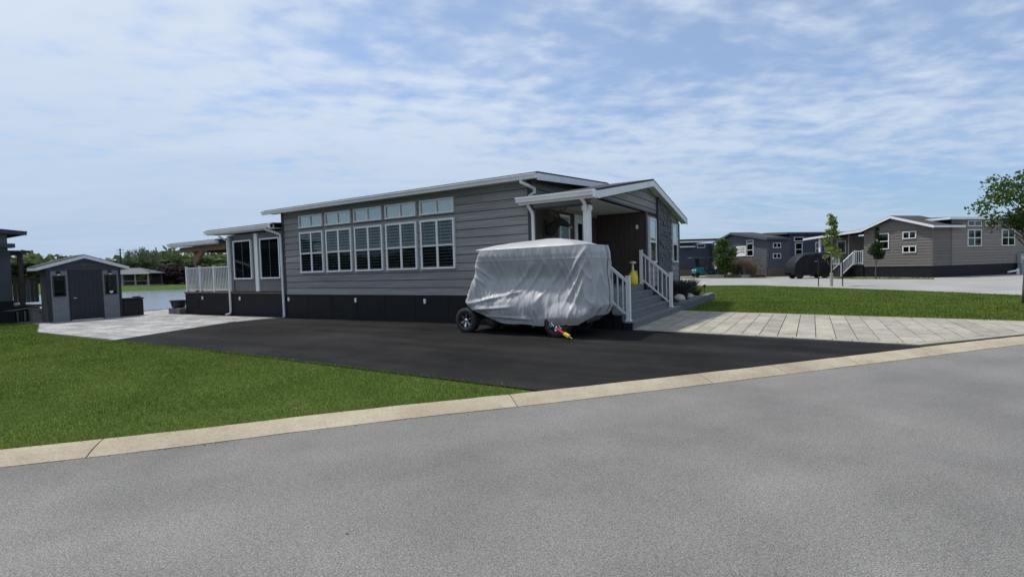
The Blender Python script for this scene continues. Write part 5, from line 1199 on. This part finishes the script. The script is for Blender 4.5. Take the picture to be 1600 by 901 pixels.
for y in (-.4, .4): B3(MB().lathe([(0, 0), (.08, 0), (.06, .04), (0, .05)], (-.9, y, .72), (-1, 0, .3), 12), 'headlight', 'lamp_white')
def post_sign(loc, label, h, mt, cat='post'):
    t = thing('marker_post', loc, label, cat); MB().box(-.1, .1, -.08, .08, -.05, h * .45).build('base', 'black_plastic', t, local=True); MB().box(-.11, .11, -.09, .09, h * .46, h).build('head', mt, t, local=True); MB().box(-.13, .13, -.11, .11, h, h + .04).build('cap', 'black_plastic', t, local=True)
post_sign((-8.15, 52.3, 0), 'white topped black utility post beside the teal golf cart', 1.75, 'lamp_white')
mbx = thing('number_post', (-7.55, 52.1, 0), 'dark wooden post left of the ornamental grasses', 'post'); MB().box(-.08, .08, -.08, .08, -.05, 1.3).build('post', 'dark_wood', mbx, local=True); MB().box(-.2, .2, -.05, .05, .9, 1.2).build('plate', 'door_dark', mbx, local=True)
gp = 'ornamental grasses by the blue grey home'
for i in range(9):
    f = i / 8; y = 5.2 - f * 4.6; x, yy, _ = B2W(-1.1 - .25 * (i % 2), y); tuft('ornamental_grass', (x, yy, .18), 'tan ornamental grass clump in the low bed below the blue grey home wall', 260, 1.45 + .3 * math.sin(i * 2.1), .6, 'leaf_tan', 70 + i, .02, 'grass clump', gp)
lb = thing('edging_bed', B2W(-1.2, 2.9), 'low grey edged planting bed in front of the blue grey home', 'planter', R(48))
MB().box(-.75, .9, -3.0, 3.0, -.1, .185).build('soil', 'soil', lb, local=True)
for k in range(12): MB().box(-.9, -.75, -3.0 + k * .5, -2.51 + k * .5, -.1, .24).build('block', 'block', lb, local=True)
x, y, _ = B2W(-1.85, 2.7); rk = thing('pale_rock', (x, y, .2), 'small pale ornament rock in front of the tan grasses', 'rock')
bm = bmesh.new(); bmesh.ops.create_icosphere(bm, subdivisions=2, radius=.2)
for v in bm.verts: v.co *= 1 + .4 * noise.noise(v.co * 7)
me = bpy.data.meshes.new('rock'); bm.to_mesh(me); bm.free(); me.materials.append(MATS['pebble_pale']); link('stone', me, rk, (0, 0, .06))

# ================================================================== LAKE FAR SHORE
def pix(x, y, t):
    d = cx * ((x - 800) / FOC) - cu * ((y - 450.5) / FOC) + cf; return Vector((0, 0, CAMH)) + d * t
pvp = pix(213, 446, 88); PVZ = hgt(pvp.x, pvp.y) + .03
lp = thing('lakeside_pavilion', (pvp.x, pvp.y, PVZ), 'small open sided pavilion with pale roof on the far lake shore', 'pavilion', YAW)
L_ = lambda mb, n, m: mb.build(n, m, lp, local=True)
for x in (-3.4, -1.15, 1.15, 3.4):
    for y in (-1.6, 1.6): L_(MB().box(x - .1, x + .1, y - .1, y + .1, -.3, 2.1), 'post', 'bark_pale')
L_(MB().prism([(-4, -2.1, 2.1), (4, -2.1, 2.1), (4, 2.1, 2.1), (-4, 2.1, 2.1)], [(-.9, -.2, 3.1), (.9, -.2, 3.1), (.9, .2, 3.1), (-.9, .2, 3.1)]), 'roof', 'shed_dark'); L_(MB().box(-4, 4, -2.12, -2.05, 1.98, 2.12), 'fascia', 'white'); L_(MB().box(-3.5, 3.5, 1.5, 1.6, .0, 2.1), 'screen_wall', 'dark_wood'); L_(MB().box(-3.8, 3.8, -2, 2, -.3, .03), 'floor', 'concrete')
for y in (-1.62,): L_(MB().box(-3.4, 3.4, y - .03, y + .03, .75, .83), 'rail', 'bark_pale')
protos = {}
def far_tree(name, x, t, zt, rad, m, label, grp, variant, dens=1300, sz=.34, h0f=.12, shape='round'):
    p = pix(x, 436, t); z0 = hgt(p.x, p.y) + .02; H_ = zt - z0
    key = (m, variant)
    if key not in protos:
        cl = rclumps(hash(variant) % 1000 + len(protos) * 7, h0f * 10, 10 * .93, 3.2, 34, shape, (.22, .42)); protos[key] = (branches(cl, h0f * 10, .2, 5), crown(name, cl, dens * 2, sz * 1.0, m, 100 + len(protos)))
        tb = protos[key][0].build('trunk', 'bark', None, smooth=True); tm = tb.data; bpy.data.objects.remove(tb); protos[key] = (tm, protos[key][1])
    tm, cmh = protos[key]
    tt = thing(name, (p.x, p.y, z0), label, 'tree', group=grp, rz=random.uniform(0, 6.28)); sc = H_ / 10; tt.scale = (rad / 3.2, rad / 3.2, sc)
    link('trunk', tm, tt); link('crown', cmh, tt); return tt
G1 = 'broadleaf trees along the far lake shore'
xs_ = list(range(-60, 420, 17))
for i, x in enumerate(xs_):
    t_ = 98 + (i * 37 % 11) * 3.2; zt = 4.9 + 1.3 * math.sin(i * 1.7) * .5 + 1.1 * ((i * 53 % 7) / 7) + (1.0 if 60 > x else 0)
    far_tree('shore_tree', x + random.uniform(-6, 6), t_, zt, random.uniform(2.6, 3.8), 'leaf_far' if i % 3 else 'leaf_far_dark', 'leafy green tree in the tree line along the far lake shore', G1, i % 2, 1500)
G2 = 'pale tall trees over the far tree line'
for x, zt, rd_ in ((204, 7.6, 1.7), (222, 8.1, 2.0), (241, 7.4, 1.9)): far_tree('pale_tree', x, 102, zt, rd_, 'leaf_pale', 'tall thin pale leaved tree rising above the far tree line', G2, 0, 500, .22, .35)
G3 = 'plum leaved trees on the far shore'
for x, zt, rd_ in ((247, 3.1, 2.0), (262, 3.7, 2.3), (279, 4.0, 2.4), (296, 3.9, 2.4)): far_tree('plum_tree', x, 92, zt, rd_, 'leaf_plum', 'dark plum leaved tree on the far shore beside the pavilion', G3, 0, 1500, .33, .04)
far_tree('lime_tree', 229, 87, 2.9, 1.2, 'leaf_lime', 'small lime green tree at the corner of the lakeside pavilion', None, 0, 500, .3, .3)
po = pix(190, 440, 97); pz = hgt(po.x, po.y); pt = pix(187.5, 388, 97)
up_ = thing('utility_pole', (po.x, po.y, pz), 'thin dark utility pole with crossarms above the far trees', 'utility pole')
MB().tube([(0, 0, 0), (pt.x - po.x, pt.y - po.y, pt.z - pz)], [.16, .11], 8).build('pole', 'dark_wood', up_, local=True)
for f in (.86, .95): MB().bar(Vector((pt.x - po.x, pt.y - po.y, (pt.z - pz) * f)) - rt * .75, Vector((pt.x - po.x, pt.y - po.y, (pt.z - pz) * f)) + rt * .75, .08).build('crossarm', 'dark_wood', up_, local=True)
# distant woods all round the horizon
r = np.random.default_rng(77); n = 26000; az = r.uniform(-2.4, 1.6, n); dist = r.uniform(190, 250, n)
px = -np.sin(YAW + az * -1 + 0) * 0
ang_ = YAW + (-az)          # heading
X_ = -np.sin(ang_) * dist; Y_ = np.cos(ang_) * dist
top = 6.0 + 2.2 * np.sin(az * 9) + 1.4 * np.sin(az * 31 + 1) + np.where(az < -.45, 3.2, 0) * np.clip((-.45 - az) * 3, 0, 1)
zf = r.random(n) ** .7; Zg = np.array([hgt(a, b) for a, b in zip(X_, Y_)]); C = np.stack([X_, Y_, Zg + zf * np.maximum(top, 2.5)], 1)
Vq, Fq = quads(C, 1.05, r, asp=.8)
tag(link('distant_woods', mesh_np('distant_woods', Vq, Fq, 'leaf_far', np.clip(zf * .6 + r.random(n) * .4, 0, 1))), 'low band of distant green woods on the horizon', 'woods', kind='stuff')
